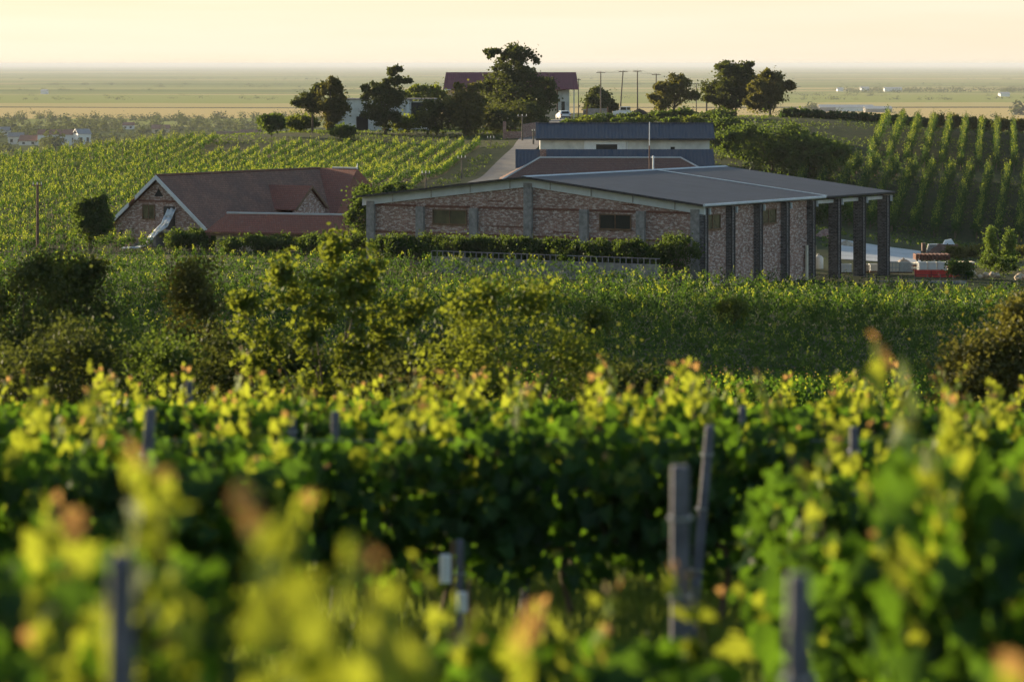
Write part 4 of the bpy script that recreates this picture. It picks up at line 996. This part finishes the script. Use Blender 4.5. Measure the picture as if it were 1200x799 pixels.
stones(['pale boulder at the right photo edge by the yard, %s of four from left' % names[i].replace('leftmost', 'first') for i in range(4)], 1196, 272, 328, 4, 1.0, 6, 'pale boulders at the right edge')
gf = empty('yard_wall', (PX(1045, 266), 266, PZ(327, 266))); tag(gf, 'low dark grey wall with wire fence before the yard', 'wall')
MB().box(-6.2, 5.8, -.1, .1, -1.2, -.12).build('wall_base', M['concrete'], gf)
m = MB()
for i in range(13): x = -6.2 + i; m.box(x - .03, x + .03, -.03, .03, -.12, .35)
m.box(-6.2, 5.8, -.015, .015, .3, .33); m.box(-6.2, 5.8, -.015, .015, .1, .13); m.build('fence_rail', M['darksteel'], gf)

# ------------------------------------------------------------------ vine rows on the hillsides (each row is one plant line)
def vine_row(name, a, b_, label, group, seed, mat, top=1.75, per=62, ls=.17, wid=.38, tips=.10):
    """a, b_: (x, y) ends"""
    rng = np.random.default_rng(seed); a = np.array(a, float); b_ = np.array(b_, float); Ln = np.linalg.norm(b_ - a); u = (b_ - a) / Ln; nv = np.array([-u[1], u[0]])
    cl = Cloud()
    nb = int(Ln * per * .5); s = rng.uniform(0, Ln, nb); s = s + .16 * np.sin(s * 2 * np.pi / 1.1); o = rng.normal(0, wid * .55, nb)
    prof = .82 + .18 * np.sin(s * 2 * np.pi / 1.1 + seed) + .12 * np.sin(s * .7 + seed * 2)
    z = .3 + (top - .75) * rng.random(nb) ** .7 * prof; o *= 1.25 - .5 * z / top
    P = np.c_[a[0] + u[0] * s + nv[0] * o, a[1] + u[1] * s + nv[1] * o, z]; P[:, 2] += GA(P[:, 0], P[:, 1])
    nr = rdir(rng, nb, (0, 0, .3)); nr[:, :2] += nv[None] * np.sign(o)[:, None] * .6
    cl.add(P, ls * rng.uniform(.7, 1.3, nb), nr, rdir(rng, nb, (0, 0, -.5)), rng, 'quad', 0)
    ns = int(Ln * per / 18); s0 = rng.uniform(0, Ln, ns); o0 = rng.normal(0, wid * .35, ns); hh = top * rng.normal(.98, .14, ns); le = rng.normal(0, wid * .45, (ns, 2)); yt = rng.random(ns) < tips * 5; tn = rdir(rng, ns) * np.array([1, 1, .4])
    for k in range(9):
        t = k / 8; zz = top * .5 + (hh - top * .5) * t; sp_ = wid * .45 * (1 - t) + .03
        x_ = a[0] + u[0] * s0 + nv[0] * o0 + le[:, 0] * t + rng.normal(0, 1, ns) * sp_; y_ = a[1] + u[1] * s0 + nv[1] * o0 + le[:, 1] * t + rng.normal(0, 1, ns) * sp_
        P = np.c_[x_, y_, zz + GA(x_, y_)]
        mi = np.where((t > .5) & yt, 1, 0)  # upper tuft leaves take the young tone that carries the sunlit look
        cl.add(P, ls * (1.15 - .35 * t) * rng.uniform(.8, 1.2, ns), tn + rdir(rng, ns) * .4, rdir(rng, ns, (0, 0, .8)), rng, 'quad', mi)
    root = empty(name, (float(a[0]), float(a[1]), G(*a))); tag(root, label, 'vine row', group)
    me = cl.mesh('foliage', [M[mat], M['young_lit_far']])
    me.transform(Matrix.Translation(-root.location)); link('foliage', me, root)
    m = MB(); nn = int(Ln / 1.2)
    for i in range(nn):
        q = a + u * (i * 1.2 + .3); z = G(*q); m.tube([(q[0], q[1], z - .1), (q[0] + rng.normal() * .04, q[1], z + .9)], .03, 4)
    me = m.build('trunks', M['cane'], root, fix=False); me.data.transform(Matrix.Translation(-root.location)); me['kind'] = 'stuff'; me['label'] = 'woody stems of the row'
    return root
LV = 'vine rows climbing the left hillside'
def ordn(i):
    return (names[i].replace('leftmost', 'first') if i < 20 else '%dth' % (i + 1) if (i + 1) % 10 not in (1, 2, 3) else '%d%s' % (i + 1, {1: 'st', 2: 'nd', 3: 'rd'}[(i + 1) % 10]))
DIRL = .055
for k in range(44):
    xt = PX(563, 448) - 2.12 * k
    top_d = 447.0 if k < 13 else 447 + min(18, (k - 13) * 3.0)
    if k in (13, 14, 15, 16): top_d = 436 - (k - 13) * 1.5
    px_top = 600 + F * xt / top_d
    bot = 285 + (12 if k < 2 else 0)
    bx0 = xt - DIRL * (448 - bot)
    # barn stands in the vines: start the row behind it
    def inside_barn(x, y):
        dx, dy = x - bp_[0], y - bp_[1]; lx = dx * DX - dy * DY; ly = dx * DY + dy * DX
        return -7 < lx < 14 and -3 < ly < 36
    d0 = bot
    while inside_barn(xt - DIRL * (448 - d0), d0) or (xt - DIRL * (448 - d0) > -15 and d0 < 318) : d0 += 2
    # field edge on the left
    xa = xt - DIRL * (448 - d0)
    if d0 < 292: d0 = max(d0, 292)
    xa = xt - DIRL * (448 - d0); xb = xt + DIRL * (top_d - 448)
    vine_row('vine_row', (xa, d0), (xb, top_d), 'trained vine row on the left hillside, %s counted from the lane side' % ordn(k), LV, 300 + k, 'vine_far', 1.42, 44 if k < 30 else 40, .165, .17, .15)
RV = 'vine rows on the lower right slope'
for k in range(16):
    xt = PX(965, 428) + 2.3 * k
    vine_row('vine_row', (xt - .162 * 60, 368), (xt, 427), 'tall vine row on the lower right slope, %s from the left' % ordn(k), RV, 400 + k, 'vine_far', 2.4, 100, .19, .38)
RU = 'vine rows on the upper right slope'
for k in range(13):
    xt = PX(1041, 503) + 2.3 * k
    vine_row('vine_row', (xt - .145 * 66, 437), (xt, 503), 'vine row on the upper right slope below the skyline, %s from the left' % ordn(k), RU, 430 + k, 'vine_far', 2.4, 92, .19, .38)

# ------------------------------------------------------------------ middle vineyard
def edge(X):
    return (250 + .64 * (13.75 - X) - 8) if X < 9 else 244
rng = np.random.default_rng(77)
cl = Cloud(); first_rows = []
SL = -.07
r_ = 0; Y0 = 106.0; SPC = 2.75
while True:
    yc = Y0 + r_ * SPC + (r_ // 6) * 3.2
    if yc > 300: break
    X = np.arange(-yc * .165 - 4, yc * .165 + 4, 1.0); Y = yc + SL * X
    ok = np.array([y < edge(x) for x, y in zip(X, Y)])
    X, Y = X[ok], Y[ok]
    if len(X) == 0: r_ += 1; continue
    if r_ < 5: first_rows.append((X, Y)); r_ += 1; continue
    nm = len(X); per = 60 if yc < 160 else 46; ls = .135 if yc < 170 else .16
    nb = int(nm * per * .5); s = rng.integers(0, nm, nb); x = X[s] + rng.uniform(-.5, .5, nb); y = yc + SL * x + rng.normal(0, .28, nb)
    z = .35 + .8 * rng.random(nb) ** .8; P = np.c_[x, y, z + GA(x, y)]
    cl.add(P, ls * rng.uniform(.7, 1.3, nb), rdir(rng, nb, (0, -.2, .4)), rdir(rng, nb, (0, 0, -.5)), rng, 'quad', 0)
    ns = int(nm * 2.7); x0 = rng.choice(X, ns) + rng.uniform(-.5, .5, ns); y0 = yc + SL * x0 + rng.normal(0, .16, ns); hh = rng.normal(1.58, .18, ns) + .12 * np.sin(x0 * .9 + r_) ; le = rng.normal(0, .22, (ns, 2)); yt = rng.random(ns) < .36; tn = rdir(rng, ns) * np.array([1, 1, .4])
    for k in range(13):
        t = k / 12; sp_ = .16 * (1 - t) + .03
        x = x0 + le[:, 0] * t + rng.normal(0, 1, ns) * sp_; y = y0 + le[:, 1] * t + rng.normal(0, 1, ns) * sp_; P = np.c_[x, y, .95 + (hh - .95) * t + GA(x, y)]
        mi = np.where((t > .62) & yt, 1, 0)
        cl.add(P, ls * (1.15 - .4 * t) * rng.uniform(.8, 1.2, ns), tn + rdir(rng, ns) * .4, rdir(rng, ns, (0, 0, .9)), rng, 'quad', mi)
    r_ += 1
mv = link('vineyard', cl.mesh('vineyard', [M['vine_far'], M['young_lit_far']])); tag(mv, 'dense rows of green vines filling the slope before the winery', 'vineyard', None, 'stuff')

# ------------------------------------------------------------------ individual vines
def vine_mesh(seed, nshoot=13, h0=.75, hmin=1.45, hmax=2.08, fillers=430, width=.62, kind='vine', lsz=.125, step=.032, lean=.30):
    rng = np.random.default_rng(seed); fo = Cloud(); ti = Cloud(); canes = MB()
    for i in range(nshoot):
        x = rng.uniform(-width, width); y = rng.normal(0, .13); tall = i % 3 == 0
        H = rng.uniform(hmin, hmin + .3) if not tall else rng.uniform(hmax - .3, hmax + .08)
        lx, ly = rng.normal(0, lean), rng.normal(0, lean); droop = rng.uniform(0, .55)
        L_ = H - h0; nk = int(L_ / step); t = np.linspace(0, 1, nk)
        C = np.c_[x + lx * t ** 1.5 + .04 * np.sin(t * 9 + i), y + ly * t ** 1.5, h0 + L_ * (t - droop * .35 * t ** 4)]
        canes.tube([tuple(C[j]) for j in np.linspace(0, nk - 1, 5).astype(int)], [.006, .005, .004, .003, .002], 4)
        side = rdir(rng, nk); side[:, 2] *= .4; P = C + side * (.15 * (1.15 - t))[:, None]
        sz = lsz * np.interp(t, [0, .6, .85, 1], [1.15, 1.0, .68, .30]) * rng.uniform(.8, 1.2, nk)
        a0 = rdir(rng, 1)[0] * np.array([1, 1, .5])           # leaves of one shoot turn to the light together
        nr = a0 + rdir(rng, nk) * .45 + side * .35; up = side * .6 + np.array([0, 0, -.7]) + rdir(rng, nk) * .25
        yg = rng.random(nk) < np.clip(.12 + (t - .35) * 1.9, .05, 1) * (1.0 if tall else .65); br = (t > .95) & yg
        fo.add(P[~yg], sz[~yg], nr[~yg], up[~yg], rng, kind, 0)
        ti.add(P[yg], sz[yg] * 1.05, nr[yg], up[yg] + (np.array([0, 0, 1.0]) * (t[yg, None] > .85)), rng, kind, np.where(br[yg] & (rng.random(yg.sum()) < .6), 1, 0))
    for i in range(4 if nshoot > 8 else 0):            # side shoots leaning out of the hedge into the light
        nk = 16; t = np.linspace(0, 1, nk); sy = -1 if i % 2 else 1; x = rng.uniform(-width, width); z0 = rng.uniform(.75, 1.25)
        C = np.c_[x + rng.normal(0, .2) * t, sy * (.18 + .38 * t), z0 + .35 * t - .25 * t ** 3]
        a0 = rdir(rng, 1)[0]; nr = a0 + rdir(rng, nk) * .4; yg = t > .35
        P = C + rdir(rng, nk) * .05; sz = lsz * (1.0 - .55 * t); up = rdir(rng, nk) * .5 + np.array([0, 0, -.7])
        fo.add(P[~yg], sz[~yg], nr[~yg], up[~yg], rng, kind, 0); ti.add(P[yg], sz[yg], nr[yg], up[yg], rng, kind, 0)
    P = np.c_[rng.uniform(-width * 1.05, width * 1.05, fillers), rng.normal(0, .20, fillers), .5 + 1.12 * rng.random(fillers) ** .8]
    sg = np.sign(P[:, 1]); P[:, 1] += sg * .06
    nr = rdir(rng, fillers, (0, 0, .35)) * .6; nr[:, 1] += sg * .9
    fo.add(P, lsz * rng.uniform(.8, 1.3, fillers), nr, rdir(rng, fillers, (0, 0, -1.6)), rng, kind, 0)
    tr = MB(); tr.tube([(0, 0, -.15), (.03, .02, .25), (-.03, 0, .5), (0, 0, .72)], [.035, .028, .026, .03], 7)
    tr.tube([(-width, 0, .76), (-width * .4, .01, .74), (0, 0, .70), (width * .4, 0, .75), (width, 0, .77)], [.014, .018, .026, .018, .014], 6)
    return fo.mesh('foliage', [M['vine'], M['young']]), ti.mesh('tip_foliage', [M['young'], M['bronze']]), canes, tr
PROT = []
def proto(seed, **k):
    a, b_, canes, tr = vine_mesh(seed, **k)
    return a, b_, canes, tr
VG = 'grapevines in the blurred foreground'
meshes = []
for s in range(7):
    a, b_, canes, tr = vine_mesh(900 + s)
    co = canes.build('canes', M['cane'], fix=False); to = tr.build('trunk', M['cane'], fix=False)
    meshes.append((a, b_, co.data, to.data)); bpy.data.objects.remove(co); bpy.data.objects.remove(to)
a, b_, canes, tr = vine_mesh(950, nshoot=6, hmin=1.75, hmax=2.3, fillers=70, width=.14, lean=.10, lsz=.14)
co = canes.build('canes', M['cane'], fix=False); to = tr.build('trunk', M['cane'], fix=False)
narrow = (a, b_, co.data, to.data); bpy.data.objects.remove(co); bpy.data.objects.remove(to)
def vine(px, d, label, mesh, sx=1, sz=1, rz=0, group=VG, X=None):
    X = PX(px, d) if X is None else X
    r = empty('grapevine', (X, d, G(X, d)), rz); r.scale = (sx, sx if sx < 1.2 else 1, sz); tag(r, label, 'grapevine', group)
    for nm_, me in zip(('foliage', 'tip_foliage', 'canes', 'trunk'), mesh): link(nm_, me, r)
    return r
rng = np.random.default_rng(9)
def frow(d, p0, p1, rowname, sz=1.0, spc=1.05, slope=0.0):
    X0, X1 = PX(p0, d), PX(p1, d); nv = max(1, int(round((X1 - X0) / spc)))
    for i in range(nv):
        X = X0 + (i + .5) * (X1 - X0) / nv + rng.normal(0, .06); dd = d + slope * X + rng.normal(0, .05)
        k = rng.integers(0, len(meshes))
        vine(0, dd, 'grapevine, %s from the left in %s' % (ordn(i), rowname), meshes[k], 1.0, sz * rng.uniform(.94, 1.06), math.pi * rng.integers(0, 2) + rng.normal(0, .12), X=X)
frow(40.0, -60, 1260, 'the hindmost of the yellow tipped rows', 1.0)
frow(35.5, -60, 1260, 'the yellow tipped row second from behind', 1.03)
frow(31.0, -60, 1260, 'the yellow tipped row in the middle ground', 1.06)
frow(26.8, -60, 1260, 'the front row of the leafy wall', 1.02)
frow(21.5, -60, 330, 'the blurred row at the left edge', 1.06)
frow(21.5, 930, 1260, 'the blurred row before the right bush', .98)
frow(15.3, 880, 1280, 'the strongly blurred row at lower right', .93)
frow(12.6, 1120, 1330, 'the tall blurred clump at the right edge', 1.22)
frow(13.0, 590, 760, 'the blurred row at bottom centre', .82)
frow(10.3, -80, 130, 'the very blurred clump at the left edge', 1.12)
frow(10.0, 200, 380, 'the very blurred row at lower left', .92)
frow(8.6, 170, 520, 'the nearest blurred row along the bottom', .80)
vine(442, 6.3, 'tall narrow yellow green vine shoot, largest blur left of centre', narrow, 1, 1.08)
vine(1150, 6.6, 'nearest narrow vine shoot at the lower right corner', narrow, 1, .93, 1)
vine(40, 8.2, 'nearest narrow vine shoot at the left edge', narrow, 1, 1.08, 2)
vine(300, 6.8, 'low narrow vine shoot with orange tips at lower left', narrow, 1, .78, 3)
# nearest vines of the middle vineyard, simplified but individual
low = []
for s in range(4):
    a, b_, canes, tr = vine_mesh(970 + s, nshoot=7, fillers=70, kind='quad', lsz=.16, step=.09, hmin=1.3, hmax=1.85)
    cl2 = None; to = tr.build('trunk', M['cane'], fix=False); low.append((a, b_, to.data)); bpy.data.objects.remove(to)
cnt = 0
for ri, (X, Y) in enumerate(first_rows):
    for x, y in zip(X, Y):
        if abs(x / y) > .157: continue
        me3 = low[rng.integers(0, 4)]
        r = empty('grapevine', (float(x), float(y), G(x, y)), math.pi * rng.integers(0, 2) + rng.normal(0, .1)); tag(r, 'green vine among the nearest rows of the field before the winery', 'grapevine', 'vines in the nearest rows of the middle field')
        link('foliage', me3[0], r); link('tip_foliage', me3[1], r); link('trunk', me3[2], r); cnt += 1

# ------------------------------------------------------------------ vineyard posts
def post(px, d, py_top, label, lean=0, wd=.09):
    p = on(px, d); h = PZ(py_top, d) - p.z
    r = empty('vineyard_post', p); tag(r, label, 'post', 'concrete vineyard posts'); 
    w2 = wd / 2; m = MB(); m.hexa([(-w2, -w2, -.3), (w2, -w2, -.3), (w2, w2, -.3), (-w2, w2, -.3)], [(lean * h - w2 * .85, -w2 * .85, h), (lean * h + w2 * .85, -w2 * .85, h), (lean * h + w2 * .85, w2 * .85, h), (lean * h - w2 * .85, w2 * .85, h)])
    o = m.build('shaft', M['concrete_post'], r); bv = o.modifiers.new('b', 'BEVEL'); bv.width = .012; bv.segments = 2
    for z in (.7, 1.15, 1.55):
        if z < h: x = lean * z; MB().box(x - w2 - .006, x + w2 + .006, -w2 - .006, w2 + .006, z, z + .012).build('wire_tie', M['cage'], r)
post(142, 8.0, 648, 'nearest blurred bluish post at lower left', 0, .065)
post(928, 9.2, 672, 'blurred bluish post among the leaves at lower right', .01, .07)
post(797, 17.5, 545, 'sharpest square concrete post right of centre', 0, .105)
post(804, 25.2, 498, 'leaning bluish post just right of the square concrete post', .10, .075)
post(870, 30.2, 476, 'short visible post top among leaves right of the leaning post', .0, .07)
post(1001, 25.8, 500, 'dark post top at the right of the leafy wall', .0, .075)
post(150, 25.2, 478, 'leaning bluish post in the left part of the leafy wall', .09, .085)
post(222, 32.5, 446, 'small post top between yellow tips at left', .0, .07)
post(343, 30.2, 486, 'dark post in shadow left of the tall blurred shoot', .0, .07)
post(393, 27.3, 482, 'brownish post behind the tall blurred shoot', .0, .075)
post(603, 26.75, 545, 'leaning post in the shade near the picture centre', .14, .065)
post(539, 24.8, 632, 'short thin stake beside the white vine guard', .0, .06)
# white sleeves that guard young vines
for px, d, py0, py1, lab in ((522, 24.6, 650, 682, 'upper torn pale vine guard sleeve in the grass'), (541, 24.0, 694, 716, 'lower white vine guard sleeve on the ground near the thin stake')):
    r = empty('vine_guard', (PX(px, d), d, PZ(py1, d))); tag(r, lab, 'vine guard', 'vine guard sleeves')
    h = (py1 - py0) / F * d; m = MB(); m.tube([(0, 0, 0), (0, 0, h)], .042, 10); m.build('sleeve', M['plastic_white'], r); MB().tube([(.05, .05, -.25), (.05, .05, h + .1)], .012, 6).build('stake', M['wood'], r)
# trellis wires of the front wall of vines
m = MB()
for z in (.8, 1.2, 1.6):
    m.tube([(PX(p, 26.8), 26.8 - .05, G(PX(p, 26.8), 26.8) + z) for p in range(-60, 1261, 120)], .003, 4)
tag(m.build('trellis_wire', M['cage'], fix=False), 'thin galvanised wires strung through the front leafy row', 'wire')

# ------------------------------------------------------------------ bushes and saplings between foreground and vineyard
KB = 'wild bushes behind the foreground vines'
def bush(label, px, d, py_top, wpx, seed, mat, nclump=60, nleaf=70, ls=.10, blobs=None, trunk=.2, clump=.30, name='wild_bush', cat='bush'):
    p = on(px, d); h = PZ(py_top, d) - p.z; wd = wpx / F * d
    return tree(name, label, px, d, h, wd, seed, mat, cat, KB, blobs, ls, nclump, nleaf, trunk, h * .015, clump)
bush('tall sunlit yellow green sapling with reaching shoots left of centre', 385, 62, 256, 240, 201, 'sapling', 260, 34, .11,
     [(0, 0, .26, .38, .18), (-.42, 0, .62, .06, .22), (-.30, 0, .52, .08, .26), (-.20, .1, .74, .06, .2), (-.08, 0, .60, .09, .22), (.02, 0, .80, .055, .19), (.12, -.1, .66, .08, .2), (.22, 0, .78, .06, .17), (.32, 0, .58, .09, .16), (.44, 0, .66, .07, .10), (.2, 0, .45, .22, .14)], clump=.14)
bush('broad dark green bush right of the tall sapling', 600, 58, 325, 190, 202, 'sapling', 60, 52, .09, [(0, 0, .5, .48, .38), (-.2, 0, .85, .12, .12), (.15, 0, .82, .14, .16)])
bush('low dark bush between the sapling and the centre', 500, 60, 385, 170, 203, 'tree', 70, 85, .09, [(0, 0, .5, .5, .45)])
bush('dark bush with sparse twigs at the left edge', 25, 80, 296, 120, 204, 'tree', 60, 60, .1, [(0, 0, .5, .5, .45), (.2, 0, .85, .25, .12)])
bush('dark rounded bush, second from the left edge', 88, 88, 284, 95, 205, 'tree', 60, 70, .1, [(0, 0, .55, .42, .40), (.05, 0, .85, .2, .12)])
bush('brownish upright bush in front of the barn end of the field', 228, 92, 290, 62, 206, 'tree_warm', 50, 80, .1, [(0, 0, .55, .40, .42)])
bush('reddish sparse bush between the two left bushes', 140, 78, 345, 120, 207, 'shrub', 60, 60, .09, [(0, 0, .5, .5, .42)])
bush('low dark shrub filling the gap under the sapling', 300, 66, 385, 160, 208, 'tree', 70, 80, .09, [(0, 0, .5, .5, .45)])
bush('low olive shrub behind the yellow vine tips at left', 200, 70, 378, 150, 209, 'shrub', 60, 70, .09, [(0, 0, .5, .5, .45)])
bush('low dark shrub at the far left behind the vine tips', 60, 66, 376, 180, 210, 'tree', 70, 80, .09, [(0, 0, .5, .5, .45)])
bush('olive bush at the right edge above the orange shoot', 1165, 66, 352, 130, 211, 'tree_warm', 80, 85, .09, [(.1, 0, .5, .5, .42), (.15, 0, .8, .3, .2)])
bush('small round bush in the vines below the winery corner', 700, 160, 355, 22, 212, 'sapling', 30, 50, .12, [(0, 0, .55, .5, .42)])
bush('dry beige weeds standing among bushes near the centre', 540, 64, 365, 50, 213, 'tree_warm', 30, 30, .06, [(0, 0, .55, .45, .42)])
bush('low dark shrub right of the broad bush', 700, 62, 405, 150, 214, 'tree', 60, 80, .09, [(0, 0, .5, .5, .45)])
bush('small yellow green bush inside the field right of centre', 857, 178, 347, 30, 215, 'sapling', 30, 50, .13, [(0, 0, .55, .5, .42)])

for i, (X_, Y_, h_) in enumerate(((-33, 146, 18), (-34.5, 154, 20), (-36.5, 163, 22), (-38, 172, 23), (-40, 181, 23), (-42, 191, 24), (-43, 200, 24), (-44, 209, 24), (-45.5, 218, 24), (-46.5, 227, 24), (-47.5, 236, 23))):  # unseen tall trees added to cast shade over the middle vineyard
    tree('added_shade_tree', 'tall shade tree added beside the field, %s of eleven outside the left edge' % names[i].replace('leftmost', 'first'), 0, 190, h_, 9.5, 220 + i, 'tree', 'tree', 'added trees that shade the middle field', ls=.5, base=(X_, Y_, G(X_, Y_)), blobs=[(0, 0, .5, .5, .42)])

for i, (X_, Y_) in enumerate(((-22, 84), (-25, 93), (-28, 103), (-30.5, 114), (-33, 126))):  # out-of-view trees added so the wild bushes fall in shade
    tree('added_shade_tree', 'leafy shade tree added by the wild bushes, %s of five outside the left edge' % names[i].replace('leftmost', 'first'), 0, 190, 11, 8.5, 240 + i, 'tree', 'tree', 'added trees that shade the wild bushes', ls=.25, base=(X_, Y_, G(X_, Y_)), blobs=[(0, 0, .5, .5, .45)])

# ------------------------------------------------------------------ grass
rng = np.random.default_rng(31); cl = Cloud(); ng = 190000
d = 9 + 36 * rng.random(ng); x = rng.uniform(-.17, .17, ng) * d; P = np.c_[x, d, GA(x, d) - .01]
cl.add(P, rng.uniform(.12, .40, ng), rdir(rng, ng) * np.array([1, 1, .2]), rdir(rng, ng, (0, 0, 2.2)), rng, 'blade', 0)
tag(link('grass', cl.mesh('grass', [M['grassblade']])), 'green grass and weeds between the foreground vine rows', 'grass', None, 'stuff')

rng = np.random.default_rng(33); cl = Cloud(); ng = 70000
d = rng.uniform(296, 620, ng); x = rng.uniform(-.17, .17, ng) * d; keep = noise_ok = (np.sin(x * .31 + d * .07) + np.sin(d * .23 - x * .11) + rng.normal(0, .8, ng)) > -.2
x, d = x[keep], d[keep]; road_x = np.interp(d, [318, 345, 395, 440, 480, 530, 560, 590, 640], [PX(a, b) for a, b in ((548, 318), (560, 345), (590, 395), (616, 440), (628, 480), (650, 530), (672, 560), (715, 590), (740, 640))])
ok = (np.abs(x - road_x) > 2.7) & ~((d > 292) & (d < 342) & (x > PX(970, d)) & (x < PX(1100, d)))
ok &= ~((d < 452) & (x < PX(563, 448) - .055 * (448 - d) + 1.2))
x, d = x[ok], d[ok]; P = np.c_[x, d, GA(x, d) + .05]; nn = len(x)
for k in range(3):
    Q = P + rng.normal(0, .18, (nn, 3)) * np.array([1, 1, .3])
    cl.add(Q, rng.uniform(.10, .27, nn), rdir(rng, nn, (0, 0, .3)), rdir(rng, nn, (0, 0, 1.0)), rng, 'quad', np.where(rng.random(nn) < .65, 1, 0))
tag(link('weeds', cl.mesh('weeds', [M['grassblade'], M['shrub']])), 'tufts of weeds and rough grass over the open hillside', 'grass', None, 'stuff')

# ------------------------------------------------------------------ village and woods on the plain
rng = np.random.default_rng(41); cl = Cloud()
def farcrown(x, y, r, z=2.0, n=90, flat=1.0):
    u = rdir(rng, n); u[:, 2] = np.abs(u[:, 2]) * 1.15; P = np.array([x, y, z - .1]) + u * rng.uniform(.25, 1, (n, 1)) * np.array([r * flat, r, r * 1.25])
    cl.add(P, np.full(n, r * .36) * rng.uniform(.6, 1.2, n), u + rdir(rng, n) * .6, rdir(rng, n), rng, 'quad', 0)
for i in range(520):
    d = 1750 + 1250 * rng.random() ** .8; px = rng.uniform(-60, 420) + (i % 5 == 0) * rng.uniform(0, 200)
    farcrown(PX(px, d), d, rng.uniform(2.5, 5.5))
for i in range(420):      # hedges and tree lines farther out
    d0 = rng.choice([3050, 3260, 4560, 4700, 5100, 6200, 7000, 7800, 10500]); px = rng.uniform(-50, 1250)
    if np.sin(px * .013 + d0) > .35 and i % 4: continue
    farcrown(PX(px, d0), d0 + rng.normal(0, 8), rng.uniform(2.0, 4.0) * (1 + d0 / 16000), n=46, flat=rng.uniform(1.2, 4.5))
for i in range(170):
    d = rng.uniform(5600, 6400); px = rng.uniform(980, 1260); farcrown(PX(px, d), d, rng.uniform(4, 7), n=40, flat=2.5)
for px, d, r in ((1193, 3200, 10), (950, 3350, 8), (955, 3300, 7), (62, 1900, 9), (60, 1890, 6)): farcrown(PX(px, d), d, r, n=200)
tag(link('distant_trees', cl.mesh('distant_trees', [M['tree']])), 'hazy trees and hedges scattered over the village and plain', 'woodland', None, 'stuff')
def vhouse(label, px, d, wd, ht, dp=8, rz=0, roof='roof_village', gable=False, wmat='white', rh=None):
    x = PX(px, d); r = empty('village_house', (x, d, 2.0), rz); tag(r, label, 'house', 'village houses on the plain')
    MB().box(-wd / 2, wd / 2, 0, dp, -.5, ht).build('wall', M[wmat], r); rh = rh or dp * .32
    m = MB(); m.slab([(-wd / 2 - .4, -.5, ht), (wd / 2 + .4, -.5, ht), (wd / 2 + .4, dp / 2, ht + rh), (-wd / 2 - .4, dp / 2, ht + rh)], .2); m.slab([(-wd / 2 - .4, dp / 2, ht + rh), (wd / 2 + .4, dp / 2, ht + rh), (wd / 2 + .4, dp + .5, ht), (-wd / 2 - .4, dp + .5, ht)], .2); m.build('roof', M[roof], r)
    nw = max(2, int(wd / 5))
    for i in range(nw):
        x_ = -wd / 2 + (i + .5) * wd / nw; MB().box(x_ - .8, x_ + .8, -.08, -.003, ht * .25, ht * .7).build('window', M['glass'], r)
D = 2010
vhouse('pale grey long house at the left end of the village block', 18, D + 25, 9, 4.5, 8, wmat='plaster', roof='concrete')
vhouse('low red roofed house left of the white village house', 33, D, 11, 2.8, 10, R(-5), wmat='plaster')
vhouse('long white village house with red roof', 68, D - 5, 24, 6.5, 9, 0)
vhouse('white gabled end house at the right of the village block', 99, D - 12, 8, 7, 9, R(25), roof='cage')
vhouse('small pinkish house in the woods beyond the vineyard', 188, 2350, 12, 3.5, 8, roof='roof_village', wmat='beige')
vhouse('dark roofed house above the vineyard edge', 268, 2150, 16, 2.5, 9, roof='tile_far', wmat='beige')
vhouse('dark roofed house right of another at the vineyard edge', 296, 2180, 14, 3.0, 9, R(10), roof='tile_far', wmat='plaster')
vhouse('small grey roofed house among trees at far left', 3, 2300, 9, 3.0, 8, roof='concrete', wmat='plaster')
vhouse('bright roofed cottage in the village trees', 150, 2500, 8, 3, 7, roof='roof_village', wmat='white')
WG = 'long sheds on the plain at right'
def shed(label, px, d, wd, ht, mat='white', dp=25):
    r = empty('warehouse', (PX(px, d), d, 2.0)); tag(r, label, 'warehouse', WG)
    MB().box(-wd / 2, wd / 2, 0, dp, -.5, ht).build('wall', M[mat], r); m = MB(); m.slab([(-wd / 2 - .5, -.5, ht), (wd / 2 + .5, -.5, ht), (wd / 2 + .5, dp / 2, ht + 2.5), (-wd / 2 - .5, dp / 2, ht + 2.5)], .3)
    m.slab([(-wd / 2 - .5, dp / 2, ht + 2.5), (wd / 2 + .5, dp / 2, ht + 2.5), (wd / 2 + .5, dp + .5, ht), (-wd / 2 - .5, dp + .5, ht)], .3); m.build('roof', M['concrete_pale'], r)
shed('long low pale shed on the plain right of the oaks', 998, 3450, 45, 4); shed('grey flat shed right of the long pale shed', 1030, 3380, 26, 3.5, 'concrete')
shed('small shed left of the long pale shed on the plain', 970, 3420, 16, 4.5, 'concrete'); shed('bright white distant shed, left one near the horizon', 1014, 6000, 14, 5)
shed('bright white long distant shed, right one near the horizon', 1047, 5900, 30, 5); shed('tiny white shed far right on the plain', 1178, 5000, 14, 4); shed('tiny white building on the far left plain', 51, 5400, 9, 5)
shed('white farm building in the haze behind the oaks pair', 985, 5950, 10, 4)
